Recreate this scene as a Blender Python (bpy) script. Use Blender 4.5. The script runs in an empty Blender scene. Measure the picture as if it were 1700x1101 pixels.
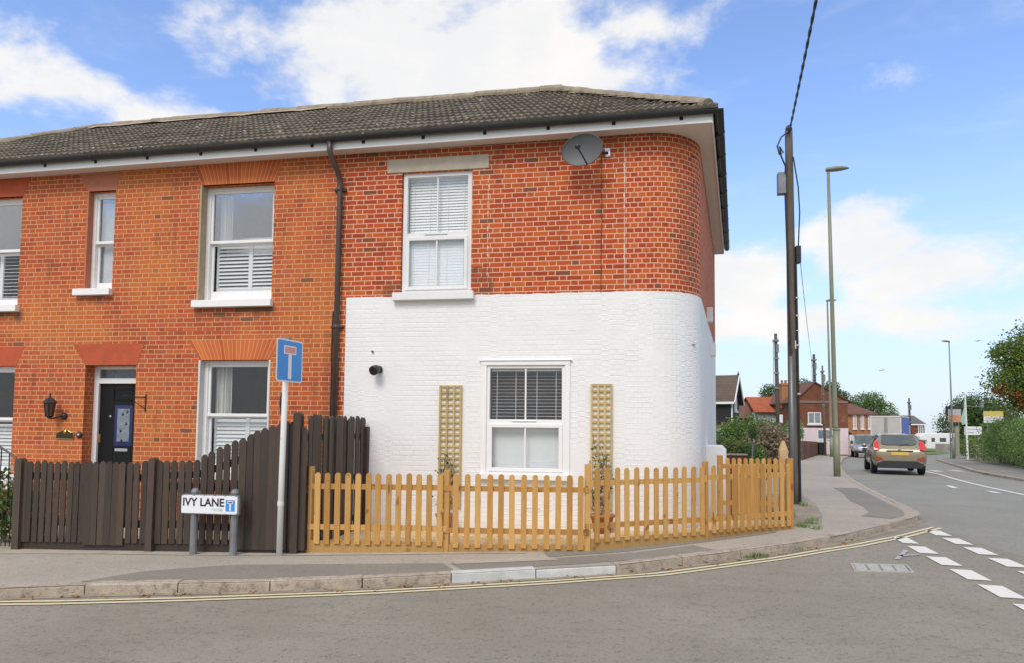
import bpy, bmesh, math, random
import numpy as np
from mathutils import Vector, Matrix
R = math.radians
sc = bpy.context.scene
col = sc.collection
random.seed(7)

# ---------------------------------------------------------------- camera
CAM = Vector((0.0, -10.0, 1.5))
yaw, pitch, roll = R(9.5), R(3.2), 0.0100
fw = Vector((-math.sin(yaw)*math.cos(pitch), math.cos(yaw)*math.cos(pitch), math.sin(pitch)))
rt = Vector((math.cos(yaw), math.sin(yaw), 0)); up = rt.cross(fw)
rt2 = rt*math.cos(roll) + up*math.sin(roll); up2 = -rt*math.sin(roll) + up*math.cos(roll)
cd = bpy.data.cameras.new('camera'); cam = bpy.data.objects.new('camera', cd); col.objects.link(cam)
m = Matrix((rt2, up2, -fw)).transposed().to_4x4(); m.translation = CAM
cam.matrix_world = m
cd.sensor_width = 36; cd.lens = 1133/1700*36; cd.shift_y = 0.057; cd.clip_end = 2000; cd.clip_start = .05
sc.camera = cam

# ---------------------------------------------------------------- light
SUN_AZ, SUN_EL = R(192), R(48)
wd = bpy.data.worlds.new('World'); sc.world = wd; wd.use_nodes = True
sd = bpy.data.lights.new('sun', 'SUN'); sd.energy = 1.45; sd.angle = R(24); sd.color = (1, .935, .845)
so = bpy.data.objects.new('sun', sd); col.objects.link(so)
sdir = Vector((math.sin(SUN_AZ)*math.cos(SUN_EL), math.cos(SUN_AZ)*math.cos(SUN_EL), math.sin(SUN_EL)))
so.rotation_euler = sdir.to_track_quat('Z', 'Y').to_euler(); so.location = (0, -20, 30)
sc.view_settings.view_transform = 'Standard'; sc.view_settings.look = 'None'
sc.view_settings.exposure = 0.5; sc.view_settings.gamma = 1
SKY_STRENGTH = .12

class NT:
    """tiny helper to write node maths"""
    def __init__(s, tree): s.t = tree; s.n = tree.nodes; s.l = tree.links
    def new(s, typ, **kw):
        n = s.n.new(typ)
        for k, v in kw.items(): setattr(n, k, v)
        return n
    def put(s, sock, v):
        if hasattr(v, 'is_output'): s.l.new(v, sock)
        elif v is not None: sock.default_value = v
    def m(s, op, a, b=None, c=None, clamp=False):
        n = s.new('ShaderNodeMath', operation=op, use_clamp=clamp)
        for i, v in enumerate((a, b, c)):
            if v is not None: s.put(n.inputs[i], v)
        return n.outputs[0]
    def vm(s, op, a, b=None):
        n = s.new('ShaderNodeVectorMath', operation=op); s.put(n.inputs[0], a)
        if b is not None: s.put(n.inputs[1], b)
        return n.outputs[0]
    def xyz(s, v):
        n = s.new('ShaderNodeSeparateXYZ'); s.put(n.inputs[0], v); return n.outputs
    def comb(s, x, y, z=0.):
        n = s.new('ShaderNodeCombineXYZ')
        for i, v in enumerate((x, y, z)): s.put(n.inputs[i], v)
        return n.outputs[0]
    def noise(s, v, scale, detail=4, rough=.55, dist=0.):
        n = s.new('ShaderNodeTexNoise'); s.put(n.inputs['Vector'], v)
        n.inputs['Scale'].default_value = scale; n.inputs['Detail'].default_value = detail
        n.inputs['Roughness'].default_value = rough; n.inputs['Distortion'].default_value = dist
        return n.outputs[0]
    def wn(s, v):
        n = s.new('ShaderNodeTexWhiteNoise', noise_dimensions='3D'); s.put(n.inputs['Vector'], v); return n.outputs[0]
    def ramp(s, f, stops, interp='LINEAR'):
        n = s.new('ShaderNodeValToRGB'); s.put(n.inputs[0], f); cr = n.color_ramp; cr.interpolation = interp
        while len(cr.elements) < len(stops): cr.elements.new(.5)
        for e, (p, c) in zip(cr.elements, stops):
            e.position = p; e.color = (*c, 1) if len(c) == 3 else c
        return n.outputs[0]
    def mix(s, f, a, b, typ='MIX'):
        n = s.new('ShaderNodeMix', data_type='RGBA', blend_type=typ)
        s.put(n.inputs[0], f)
        for i, v in ((6, a), (7, b)):
            if not hasattr(v, 'is_output') and len(v) == 3: v = (*v, 1)
            s.put(n.inputs[i], v)
        return n.outputs[2]
    def step(s, x, lo, hi):
        n = s.new('ShaderNodeMapRange', interpolation_type='SMOOTHSTEP'); s.put(n.inputs[0], x)
        s.put(n.inputs[1], lo); s.put(n.inputs[2], hi); return n.outputs[0]

def build_sky():
    t = NT(wd.node_tree); t.n.clear()
    out = t.new('ShaderNodeOutputWorld'); bg = t.new('ShaderNodeBackground')
    sky = t.new('ShaderNodeTexSky', sky_type='NISHITA', sun_disc=False)
    sky.sun_elevation = SUN_EL; sky.sun_rotation = SUN_AZ
    sky.air_density = 1.0; sky.dust_density = .6; sky.ozone_density = 2.
    d = t.new('ShaderNodeTexCoord').outputs['Generated']
    d = t.vm('NORMALIZE', d)
    x, y, z = t.xyz(d)
    az = t.m('ARCTAN2', x, y); el = t.m('ARCSINE', z)
    blobs = [(-.25, .49, .26, .11, 1.15), (-.36, .455, .12, .07, .75), (-.08, .485, .15, .055, .75), (-.81, .41, .12, .045, .5), (-.60, .36, .10, .05, 1.35),
             (.03, .54, .11, .05, .8), (.31, .235, .075, .05, 1.2), (.385, .205, .13, .038, 1.05), (.14, .205, .11, .05, 1.05), (.2, .15, .14, .03, .8), (.42, .14, .2, .02, .45)]
    nw = t.vm('MULTIPLY', d, (1., 1., 1.7))
    n1 = t.noise(nw, 6.5, 9, .6, .15); n2 = t.noise(nw, 1.7, 5, .6)
    acc = None
    for a0, e0, ra, re, w in blobs:
        u = t.m('DIVIDE', t.m('SUBTRACT', az, a0), ra); v = t.m('DIVIDE', t.m('SUBTRACT', el, e0), re)
        q = t.m('SQRT', t.m('ADD', t.m('MULTIPLY', u, u), t.m('MULTIPLY', v, v)))
        b = t.m('MULTIPLY', t.m('SUBTRACT', 1.45, q), w)
        acc = b if acc is None else t.m('MAXIMUM', acc, b)
    acc = t.m('MAXIMUM', acc, -.35)
    # unseen broken cloud, added behind the viewer and overhead to whiten the light
    away = t.step(y, .35, -.25)
    away = t.m('MAXIMUM', away, t.step(el, .62, .95))
    acc = t.m('ADD', acc, t.m('MULTIPLY', away, t.m('ADD', .75, t.m('MULTIPLY', n2, .6))))
    f = t.m('ADD', acc, t.m('MULTIPLY', t.m('SUBTRACT', n1, .5), 3.4))
    mask = t.step(f, .12, .92)
    mask = t.m('MULTIPLY', mask, .97)
    # thin veil low in the sky
    veil = t.m('MULTIPLY', t.step(el, .40, .0), .78)
    wisps = t.m('MULTIPLY', t.step(t.noise(t.vm('MULTIPLY', d, (1., 1., 4.)), 3.2, 6, .6, .4), .5, .75), .28)
    blue = t.mix(1., sky.outputs[0], (1.40, 1.42, 1.60), 'MULTIPLY')
    cl = t.mix(t.step(t.noise(nw, 7., 5, .6), .35, .7), (5.4, 5.4, 5.4), (6.0, 5.88, 5.7))
    c = t.mix(veil, blue, (3.35, 3.95, 4.9)); c = t.mix(wisps, c, (5.2, 5.4, 5.6)); c = t.mix(mask, c, cl)
    t.l.new(c, bg.inputs[0]); bg.inputs[1].default_value = SKY_STRENGTH
    t.l.new(bg.outputs[0], out.inputs[0])
build_sky()

# ---------------------------------------------------------------- materials
def new_mat(name):
    mt = bpy.data.materials.new(name); mt.use_nodes = True
    t = NT(mt.node_tree); return mt, t, t.n['Principled BSDF']
def bump(t, b, h, strength=.5, dist=.01):
    n = t.new('ShaderNodeBump'); n.inputs['Strength'].default_value = strength; n.inputs['Distance'].default_value = dist
    t.put(n.inputs['Height'], h); t.l.new(n.outputs[0], b.inputs['Normal'])
def plain(name, c, rough=.5, var=.12, scale=6., bmp=0., metal=0., bscale=None, coat=0., spec=None):
    mt, t, b = new_mat(name)
    p = t.new('ShaderNodeTexCoord').outputs['Object']
    n = t.noise(p, scale, 5, .6)
    lo = tuple(max(0, v*(1-var)) for v in c); hi = tuple(min(1, v*(1+var)) for v in c)
    t.l.new(t.ramp(n, [(.25, lo), (.75, hi)]), b.inputs['Base Color'])
    b.inputs['Roughness'].default_value = rough; b.inputs['Metallic'].default_value = metal
    if coat: b.inputs['Coat Weight'].default_value = coat
    if spec is not None: b.inputs['Specular IOR Level'].default_value = spec
    if bmp: bump(t, b, t.noise(p, bscale or scale*6, 4), bmp, .01)
    return mt

def flemish(t, header_start=None, j=1.):
    """brick bond from UVs in metres: returns joint mask (1 = mortar) and ids"""
    uv = t.new('ShaderNodeTexCoord').outputs['UV']
    x0, y0, _ = t.xyz(uv)
    w = t.noise(uv, 7., 3); w2 = t.noise(t.vm('ADD', uv, (7.3, 3.1, 0)), 9., 3)
    x = t.m('ADD', x0, t.m('MULTIPLY', t.m('SUBTRACT', w, .5), .02)); y = t.m('ADD', y0, t.m('MULTIPLY', t.m('SUBTRACT', w2, .5), .012))
    H, P = .0755, .3375
    yr = t.m('DIVIDE', y, H); row = t.m('FLOOR', yr); fv = t.m('MULTIPLY', t.m('SUBTRACT', yr, row), H)
    par = t.m('FLOORED_MODULO', row, 2.)
    jit = t.m('MULTIPLY', t.wn(t.comb(row, 3.7, 1.)), .03)
    p = t.m('ADD', t.m('ADD', x, t.m('MULTIPLY', par, P/2)), jit)
    ce = t.m('FLOOR', t.m('DIVIDE', p, P)); q = t.m('SUBTRACT', p, t.m('MULTIPLY', ce, P))
    head = t.m('GREATER_THAN', q, .225)
    du = t.m('MINIMUM', t.m('MINIMUM', q, t.m('ABSOLUTE', t.m('SUBTRACT', q, .225))), t.m('SUBTRACT', P, q))
    idx = t.m('ADD', t.m('MULTIPLY', ce, 2.), head)
    if header_start is not None:
        P2 = .1145; s = t.m('GREATER_THAN', x0, header_start)
        p2 = t.m('ADD', x, t.m('MULTIPLY', par, P2/2)); c2 = t.m('FLOOR', t.m('DIVIDE', p2, P2)); q2 = t.m('SUBTRACT', p2, t.m('MULTIPLY', c2, P2))
        du2 = t.m('MINIMUM', q2, t.m('SUBTRACT', P2, q2))
        mixf = lambda a, b: t.m('ADD', t.m('MULTIPLY', a, t.m('SUBTRACT', 1., s)), t.m('MULTIPLY', b, s))
        du = mixf(du, du2); idx = mixf(idx, t.m('ADD', c2, 900.)); head = t.m('MULTIPLY', head, t.m('SUBTRACT', 1., s))
    dv = t.m('MINIMUM', fv, t.m('SUBTRACT', H, fv))
    d = t.m('MINIMUM', du, dv)
    mort = t.step(d, .0086*j, .0056*j)
    return uv, mort, row, idx, head, d

def brick_mat(name, stops, mortar, patch, headdark, header_start=None, patch_lo=.55, odds=.98, jw=.92, stains_shade=()):
    mt, t, b = new_mat(name)
    uv, mort, row, idx, head, d = flemish(t, header_start, jw)
    rnd = t.wn(t.comb(row, idx, 2.)); rnd2 = t.wn(t.comb(idx, row, 5.))
    c = t.ramp(rnd, stops)
    big = t.noise(uv, .55, 4, .6)
    c = t.mix(t.m('MULTIPLY', t.step(big, patch_lo-.1, patch_lo+.12), .6), c, patch)
    c = t.mix(t.m('MULTIPLY', head, t.m('MULTIPLY', rnd2, headdark)), c, (.17, .075, .04))
    odd = t.m('GREATER_THAN', rnd2, odds); c = t.mix(t.m('MULTIPLY', odd, .75), c, (.13, .075, .05))
    grime = t.step(t.noise(uv, 1.3, 6, .7), .5, .78); c = t.mix(t.m('MULTIPLY', grime, .35), c, (.20, .05, .025))
    spot = t.step(t.noise(uv, 16., 2, .5), .74, .8); c = t.mix(t.m('MULTIPLY', spot, .55), c, (.62, .4, .26))
    fine = t.noise(uv, 60., 3); c = t.mix(.35, c, t.mix(1., c, t.ramp(fine, [(.2, (.6, .6, .6)), (.8, (1.4, 1.4, 1.4))]), 'MULTIPLY'))
    mc = t.mix(t.noise(uv, 3., 4), tuple(v*.8 for v in mortar), mortar)
    c = t.mix(mort, c, mc)
    soot = t.step(t.noise(t.vm('MULTIPLY', uv, (2.6, .45, 1.)), 1.7, 6, .7), .54, .74); c = t.mix(t.m('MULTIPLY', soot, .42), c, (.13, .055, .03))
    pale = t.step(t.noise(t.vm('ADD', uv, (9.1, 4.7, 0.)), .9, 6, .7), .58, .74); c = t.mix(t.m('MULTIPLY', pale, .22), c, (.66, .36, .2))
    ux, vy, _ = t.xyz(uv); sn_ = t.noise(uv, 9., 4, .7)
    for u0, u1, v0, v1, k in stains_shade:              # dark marks on these bricks: soot below sills, painted shade under the eaves
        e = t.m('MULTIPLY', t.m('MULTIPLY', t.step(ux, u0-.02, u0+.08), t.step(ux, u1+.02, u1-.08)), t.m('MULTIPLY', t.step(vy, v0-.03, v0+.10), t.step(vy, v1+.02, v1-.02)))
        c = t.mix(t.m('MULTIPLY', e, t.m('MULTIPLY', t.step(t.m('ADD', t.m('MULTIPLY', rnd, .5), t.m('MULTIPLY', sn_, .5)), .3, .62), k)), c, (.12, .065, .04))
    t.l.new(c, b.inputs['Base Color']); b.inputs['Roughness'].default_value = .85; b.inputs['Specular IOR Level'].default_value = .25
    h = t.m('ADD', t.m('MULTIPLY', mort, -1.), t.m('MULTIPLY', fine, .5)); bump(t, b, h, .6, .006)
    return mt

M = {}
M['brick_corner'] = brick_mat('brick_corner', [(0, (.34, .052, .022)), (.3, (.44, .066, .021)), (.6, (.52, .088, .022)), (.85, (.53, .125, .030)), (1, (.37, .062, .028))], (.84, .50, .33), (.54, .13, .028), .22, -.02, .58, .982, .9, [(-2.35, -1.95, 3.5, 3.95, .8), (-3.75, -3.4, 3.5, 3.75, .7), (.75, 1.25, 3.5, 5.2, .45), (-4.4, 1.2, 5.68, 5.9, .5)])  # the last mark paints eaves shade onto the top courses
M['brick_orange'] = brick_mat('brick_orange', [(0, (.36, .072, .034)), (.35, (.46, .094, .034)), (.7, (.53, .122, .037)), (1, (.40, .105, .05))], (.80, .42, .22), (.60, .195, .04), .3, None, .52, .994, .74, [(-6.95, -5.5, 3.2, 3.42, .9), (-9.1, -8.4, 3.5, 3.66, .8), (-11.5, -10.1, 3.2, 3.42, .8), (-4.7, -4.4, -.2, 3.0, .4), (-10., -4.4, -.3, .5, .4)])
def white_brick():
    mt, t, b = new_mat('white_painted_brick')
    uv, mort, row, idx, head, d = flemish(t, -.02)
    n = t.noise(uv, 2.2, 5, .6); n2 = t.noise(uv, 25., 4, .6)
    c = t.mix(t.step(n, .3, .75), (.80, .795, .775), (.83, .825, .805))
    lowdirt = t.m('MULTIPLY', t.step(t.m('ADD', t.xyz(uv)[1], t.m('MULTIPLY', n, .25)), .34, .1), .45); c = t.mix(lowdirt, c, (.6, .55, .47))
    crack = t.m('MULTIPLY', t.step(d, .004, .0015), t.step(t.noise(uv, 1.6, 4, .65), .45, .62)); c = t.mix(t.m('MULTIPLY', crack, .25), c, (.55, .53, .52))
    t.l.new(c, b.inputs['Base Color']); b.inputs['Roughness'].default_value = .6
    rise = t.wn(t.comb(row, idx, 2.))
    vv = t.xyz(uv)[1]; rough_band = t.m('MULTIPLY', t.m('MULTIPLY', t.step(vv, 2.85, 3.05), t.step(vv, 3.4, 3.2)), t.noise(t.vm('MULTIPLY', uv, (1., 3.5, 1.)), 9., 5, .7))
    n2 = t.m('ADD', n2, t.m('MULTIPLY', rough_band, 3.5))
    h = t.m('ADD', t.m('MULTIPLY', t.step(d, .0, .013), t.m('MULTIPLY', t.step(t.noise(uv, 1.5, 4, .6), .35, .62), 1.1)), t.m('ADD', t.m('MULTIPLY', rise, .5), t.m('MULTIPLY', n2, .45)))
    bump(t, b, h, .42, .008)
    return mt
M['white_brick'] = white_brick()
def arch_mat():
    mt, t, b = new_mat('arch_brick')
    uv = t.new('ShaderNodeTexCoord').outputs['UV']; u, v, _ = t.xyz(uv)
    k = t.m('FLOOR', t.m('DIVIDE', u, .078)); q = t.m('SUBTRACT', u, t.m('MULTIPLY', k, .078))
    d = t.m('MINIMUM', q, t.m('SUBTRACT', .078, q)); mo = t.step(d, .0065, .004)
    c = t.ramp(t.wn(t.comb(k, 1., 0.)), [(0, (.45, .09, .025)), (1, (.62, .165, .04))])
    c = t.mix(t.m('MULTIPLY', mo, .75), c, (.74, .38, .16))
    t.l.new(c, b.inputs['Base Color']); b.inputs['Roughness'].default_value = .85
    return mt
M['arch'] = arch_mat()
M['arch_red'] = plain('red_rubbed_brick', (.46, .085, .03), .8, .18, 5, .3)
M['key_stone'] = plain('painted_terracotta_stone', (.45, .16, .085), .8, .12, 9, .3)
M['stone'] = plain('lintel_stone', (.50, .44, .34), .85, .14, 6, .4)
M['reveal'] = plain('render_reveal', (.42, .33, .21), .85, .15, 4, .3)
def tile_mat():
    mt, t, b = new_mat('roof_tile')
    p = t.new('ShaderNodeTexCoord').outputs['Object']
    n = t.noise(p, 1.1, 6, .65); c = t.ramp(n, [(.25, (.095, .078, .06)), (.5, (.155, .13, .102)), (.75, (.225, .19, .15))])
    isl = t.new('ShaderNodeNewGeometry').outputs['Random Per Island']
    c = t.mix(.5, c, t.mix(1., c, t.ramp(isl, [(0, (.6, .6, .6)), (1, (1.35, 1.3, 1.2))]), 'MULTIPLY'))
    f = t.noise(p, 17., 4, .7); c = t.mix(t.m('MULTIPLY', t.step(f, .5, .7), .65), c, (.33, .29, .225))
    moss = t.step(t.noise(p, 3.2, 5, .6), .55, .7); c = t.mix(t.m('MULTIPLY', moss, .4), c, (.12, .105, .05))
    lich = t.step(t.noise(t.vm('MULTIPLY', p, (.7, 1., 1.)), 8.5, 3, .55), .675, .71); c = t.mix(t.m('MULTIPLY', lich, .85), c, (.7, .68, .6))
    t.l.new(c, b.inputs['Base Color']); b.inputs['Roughness'].default_value = .9; bump(t, b, f, .7, .015)
    return mt
M['tile'] = tile_mat()
M['ridge'] = plain('ridge_tile', (.30, .25, .175), .9, .4, 5, .6)
M['mortar'] = plain('ridge_mortar', (.40, .33, .24), .9, .3, 6, .6)
M['upvc'] = plain('white_upvc', (.84, .835, .815), .35, .02)
M['offwhite'] = plain('offwhite_paint', (.76, .755, .74), .45, .05, 3)
M['fascia'] = plain('white_fascia', (.86, .86, .85), .4, .03, 2)
M['soffit'] = plain('bounce_tinted_soffit', (.74, .69, .63), .5, .06, 2)  # white soffit, with warm bounced light put into its colour
M['black_plastic'] = plain('black_plastic', (.022, .023, .024), .35, .2)
M['pipe'] = plain('brown_downpipe', (.075, .055, .048), .4, .2, 3)
M['black_metal'] = plain('black_metal', (.02, .02, .022), .4, .2)
M['door'] = plain('black_door_paint', (.008, .0095, .0095), .45, .2, spec=.25)
M['brass'] = plain('brass', (.55, .40, .14), .35, .2, 20, 0, .9)
M['steel'] = plain('steel', (.6, .6, .6), .35, .1, 20, 0, .8)
M['dark_inside'] = plain('dark_interior', (.03, .03, .032), .9)
M['blind'] = plain('white_blind_slat', (.82, .83, .83), .5, .03)
M['shutter'] = plain('white_shutter', (.78, .78, .775), .45, .03)
M['curtain'] = plain('cream_curtain', (.66, .645, .60), .9, .08)
def glass(name, tint=(1, 1, 1), k=1.0, add=.02):
    mt, t, b = new_mat(name); t.n.remove(b); out = t.n['Material Output']
    g = t.new('ShaderNodeBsdfGlossy'); g.inputs['Roughness'].default_value = .01; g.inputs[0].default_value = (.95, .97, 1, 1)
    tr = t.new('ShaderNodeBsdfTransparent'); tr.inputs[0].default_value = (*tint, 1)
    ge = t.new('ShaderNodeNewGeometry'); dt = t.new('ShaderNodeVectorMath', operation='DOT_PRODUCT'); t.l.new(ge.outputs['Normal'], dt.inputs[0]); t.l.new(ge.outputs['Incoming'], dt.inputs[1])
    f = t.m('ADD', .04, t.m('MULTIPLY', .96, t.m('POWER', t.m('SUBTRACT', 1., t.m('ABSOLUTE', dt.outputs['Value']), clamp=True), 5.)))
    mx = t.new('ShaderNodeMixShader'); t.l.new(t.m('ADD', t.m('MULTIPLY', f, k), add, clamp=True), mx.inputs[0])
    t.l.new(tr.outputs[0], mx.inputs[1]); t.l.new(g.outputs[0], mx.inputs[2]); t.l.new(mx.outputs[0], out.inputs[0])
    return mt
M['glass'] = glass('window_glass', (.97, .98, .98), 1., .0)
M['glass_up'] = glass('window_glass_double', (.95, .97, .98), 1.6, .13)
M['lead_glass'] = plain('leaded_glass', (.12, .14, .16), .15, .5, 40)
M['blue_glass'] = plain('blue_glass_border', (.02, .025, .11), .15, .2, 20)
M['car_glass'] = plain('car_glass', (.075, .095, .092), .06, .25, 2, spec=1.)
def wood_mat(name, stops, scale=1., dark=(.2, .07, .02), knots=.5, rough=.7):
    mt, t, b = new_mat(name)
    p = t.new('ShaderNodeTexCoord').outputs['Object']; oi = t.new('ShaderNodeObjectInfo').outputs['Random']
    p2 = t.vm('ADD', p, t.comb(t.m('MULTIPLY', oi, 31.), t.m('MULTIPLY', oi, 17.), t.m('MULTIPLY', oi, 53.)))
    g = t.noise(t.vm('MULTIPLY', p2, (1., 1., .09)), 42.*scale, 5, .6, .8)
    c = t.ramp(t.m('ADD', t.m('MULTIPLY', g, .62), t.m('MULTIPLY', oi, .42)), stops)
    kn = t.step(t.noise(t.vm('MULTIPLY', p2, (1., 1., .45)), 9., 2, .4), .66, .72); c = t.mix(t.m('MULTIPLY', kn, knots), c, dark)
    t.l.new(c, b.inputs['Base Color']); b.inputs['Roughness'].default_value = rough; bump(t, b, g, .3, .004)
    return mt
M['pine'] = wood_mat('fence_pine', [(.2, (.36, .17, .036)), (.45, (.49, .25, .06)), (.75, (.62, .36, .11))], 1., (.22, .085, .025), .8)
M['board_pine'] = wood_mat('gravel_board_pine', [(.2, (.27, .14, .035)), (.5, (.38, .21, .06)), (.8, (.47, .28, .095))])
M['trellis'] = wood_mat('trellis_pine', [(.2, (.42, .30, .09)), (.5, (.54, .39, .14)), (.8, (.66, .49, .21))], 1., (.15, .1, .04))
M['dark_wood'] = wood_mat('dark_stained_wood', [(.2, (.032, .021, .0145)), (.5, (.053, .036, .025)), (.8, (.082, .057, .040))], 1., (.02, .015, .01), .3, .6)
M['pole_wood'] = wood_mat('weathered_pole', [(.2, (.055, .045, .036)), (.5, (.11, .09, .07)), (.8, (.19, .16, .125))], .5, (.03, .025, .02), .4, .85)
M['old_fence'] = wood_mat('old_brown_fence', [(.2, (.10, .045, .028)), (.8, (.17, .085, .055))])
M['grey_fence'] = wood_mat('grey_fence', [(.2, (.2, .18, .15)), (.8, (.32, .29, .25))])
def asphalt(name, lo, hi, blot, speck=.35, pscale=1.):
    mt, t, b = new_mat(name)
    p = t.new('ShaderNodeTexCoord').outputs['Object']
    n = t.noise(p, .5*pscale, 6, .65); c = t.mix(t.step(n, .3, .7), lo, hi)
    streak = t.noise(t.vm('MULTIPLY', p, (.45, 1.6, 1.)), 2.6, 6, .75); c = t.mix(t.m('MULTIPLY', t.step(streak, .5, .78), .5), c, blot)
    pat = t.step(t.noise(p, 9., 4, .65), .55, .7); c = t.mix(t.m('MULTIPLY', pat, .5), c, blot)
    p3 = t.step(t.noise(t.vm('ADD', p, (3., 9., 0.)), 30., 3, .6), .57, .67); c = t.mix(t.m('MULTIPLY', p3, .65), c, tuple(v*.8 for v in blot))
    p4 = t.step(t.noise(t.vm('ADD', p, (8., 2., 0.)), 31., 2, .6), .69, .73); c = t.mix(t.m('MULTIPLY', p4, .5), c, tuple(min(1, v*1.5) for v in hi))
    f = t.noise(p, 130., 3, .7); c = t.mix(speck, c, t.mix(1., c, t.ramp(f, [(.3, (.35, .35, .35)), (.52, (1, 1, 1)), (.75, (1.9, 1.85, 1.8))]), 'MULTIPLY'))
    t.l.new(c, b.inputs['Base Color']); b.inputs['Roughness'].default_value = .9; b.inputs['Specular IOR Level'].default_value = .3
    bump(t, b, t.m('ADD', f, t.m('MULTIPLY', pat, -.5)), .5, .006)
    return mt
M['road'] = asphalt('road_asphalt', (.258, .232, .183), (.306, .278, .224), (.162, .151, .118), .5)
M['main_road'] = asphalt('main_road_asphalt', (.26, .25, .21), (.30, .288, .245), (.21, .203, .172), .35)
M['pave'] = asphalt('pavement_asphalt', (.375, .332, .272), (.44, .392, .322), (.285, .255, .207), .4)
M['pave_dark'] = asphalt('pavement_patch_asphalt', (.235, .216, .178), (.275, .252, .208), (.19, .176, .145), .5)
M['pave_light'] = plain('concrete_patch', (.42, .365, .285), .9, .18, 5, .4)
M['soil'] = plain('garden_soil', (.10, .085, .05), .95, .4, 3, .6)
M['verge'] = plain('worn_verge', (.30, .25, .18), .95, .35, 4, .6)
M['grassy'] = plain('grass', (.085, .13, .03), .95, .4, 3, .5)
def kerb_mat():
    mt, t, b = new_mat('kerb_stone'); p = t.new('ShaderNodeTexCoord').outputs['Object']
    c = t.ramp(t.noise(p, 3.5, 6, .7), [(.3, (.33, .27, .205)), (.55, (.46, .385, .30)), (.75, (.54, .46, .37))])
    st = t.step(t.noise(p, 11., 6, .75), .5, .68); c = t.mix(t.m('MULTIPLY', st, .6), c, (.19, .155, .11))
    mo = t.step(t.noise(t.vm('ADD', p, (4., 0., 2.)), 2.3, 5, .7), .55, .7); c = t.mix(t.m('MULTIPLY', mo, .4), c, (.22, .2, .1))
    f = t.noise(p, 90., 3, .7); c = t.mix(.5, c, t.mix(1., c, t.ramp(f, [(.3, (.5, .5, .5)), (.7, (1.5, 1.5, 1.5))]), 'MULTIPLY'))
    t.l.new(c, b.inputs['Base Color']); b.inputs['Roughness'].default_value = .9; bump(t, b, t.m('ADD', f, st), .7, .008); return mt
M['kerb'] = kerb_mat()
M['kerb_white'] = plain('white_painted_kerb', (.56, .565, .535), .85, .22, 5, .6, 0, 40)
def worn_paint(name, c, under, wear=.56):
    mt, t, b = new_mat(name)
    p = t.new('ShaderNodeTexCoord').outputs['Object']
    w = t.step(t.noise(p, 11., 6, .75), wear, wear+.14)
    t.l.new(t.mix(t.m('MULTIPLY', w, .8), c, under), b.inputs['Base Color']); b.inputs['Roughness'].default_value = .75
    bump(t, b, t.noise(p, 90., 3), .3, .004)
    return mt
M['white_line'] = worn_paint('white_road_paint', (.74, .71, .63), (.28, .25, .21), .58)
M['yellow_line'] = worn_paint('yellow_road_paint', (.70, .61, .38), (.28, .25, .2), .57)
M['faint_line'] = worn_paint('faint_road_paint', (.45, .43, .41), (.25, .22, .19), .47)
def gravel_mat():
    mt, t, b = new_mat('golden_gravel')
    p = t.new('ShaderNodeTexCoord').outputs['Object']
    v = t.new('ShaderNodeTexVoronoi'); v.inputs['Scale'].default_value = 38.; t.l.new(p, v.inputs['Vector'])
    cr = t.xyz(v.outputs['Color'])[0]
    c = t.ramp(cr, [(0, (.62, .38, .15)), (.3, (.84, .58, .26)), (.7, (.92, .72, .38)), (1, (.93, .85, .66))])
    c = t.mix(t.step(v.outputs['Distance'], .35, .75), c, (.62, .43, .22))
    t.l.new(c, b.inputs['Base Color']); b.inputs['Roughness'].default_value = .85
    bump(t, b, t.m('SUBTRACT', 1., v.outputs['Distance']), 1., .02)
    return mt
M['gravel'] = gravel_mat()
M['galv'] = plain('galvanised_post', (.22, .225, .235), .5, .25, 6, .2, .3)
M['white_post'] = worn_paint('chipped_white_post', (.68, .675, .64), (.34, .23, .11), .6)
M['sign_blue'] = plain('sign_blue', (.05, .29, .72), .35, .04)
M['sign_white'] = plain('sign_white', (.80, .81, .82), .35, .02)
M['sign_red_faded'] = plain('faded_sign_red', (.75, .30, .25), .4, .06)
M['sign_red'] = plain('sign_red', (.45, .015, .06), .4, .05)
M['letter'] = plain('letter_black', (.018, .018, .022), .5, .05)
M['pale_green'] = plain('faded_green_print', (.55, .74, .60), .5, .05)
M['lamp_green'] = plain('olive_lamp_column', (.22, .23, .15), .5, .12, 3, 0, .1)
M['lamp_head'] = plain('lamp_head_grey', (.25, .255, .21), .5, .1)
M['dish'] = plain('grey_dish', (.10, .105, .108), .55, .08, 5)
M['terracotta'] = plain('terracotta', (.42, .17, .07), .8, .2)
M['white_render'] = plain('white_render', (.76, .76, .75), .7, .06, 3)
def leaf_mat(name, cols, trans=.3):
    mt, t, b = new_mat(name)
    isl = t.new('ShaderNodeNewGeometry').outputs['Random Per Island']
    p = t.new('ShaderNodeTexCoord').outputs['Object']; n = t.noise(p, .8, 3)
    f = t.m('ADD', t.m('MULTIPLY', isl, .65), t.m('MULTIPLY', n, .35))
    c = t.ramp(f, [(.1+.8*i/(len(cols)-1), cc) for i, cc in enumerate(cols)])
    t.l.new(c, b.inputs['Base Color']); b.inputs['Roughness'].default_value = .6; b.inputs['Specular IOR Level'].default_value = .3
    tl = t.new('ShaderNodeBsdfTranslucent'); t.l.new(c, tl.inputs[0])
    mx = t.new('ShaderNodeMixShader'); mx.inputs[0].default_value = trans
    o = t.n['Material Output']; t.l.new(b.outputs[0], mx.inputs[1]); t.l.new(tl.outputs[0], mx.inputs[2]); t.l.new(mx.outputs[0], o.inputs[0])
    return mt
M['leaf_green'] = leaf_mat('green_leaves', [(0.078, 0.147, 0.034), (0.138, 0.224, 0.052), (0.224, 0.328, 0.086)])
M['leaf_dark'] = leaf_mat('dark_leaves', [(0.043, 0.088, 0.027), (0.088, 0.146, 0.039), (0.156, 0.225, 0.069)])
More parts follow.
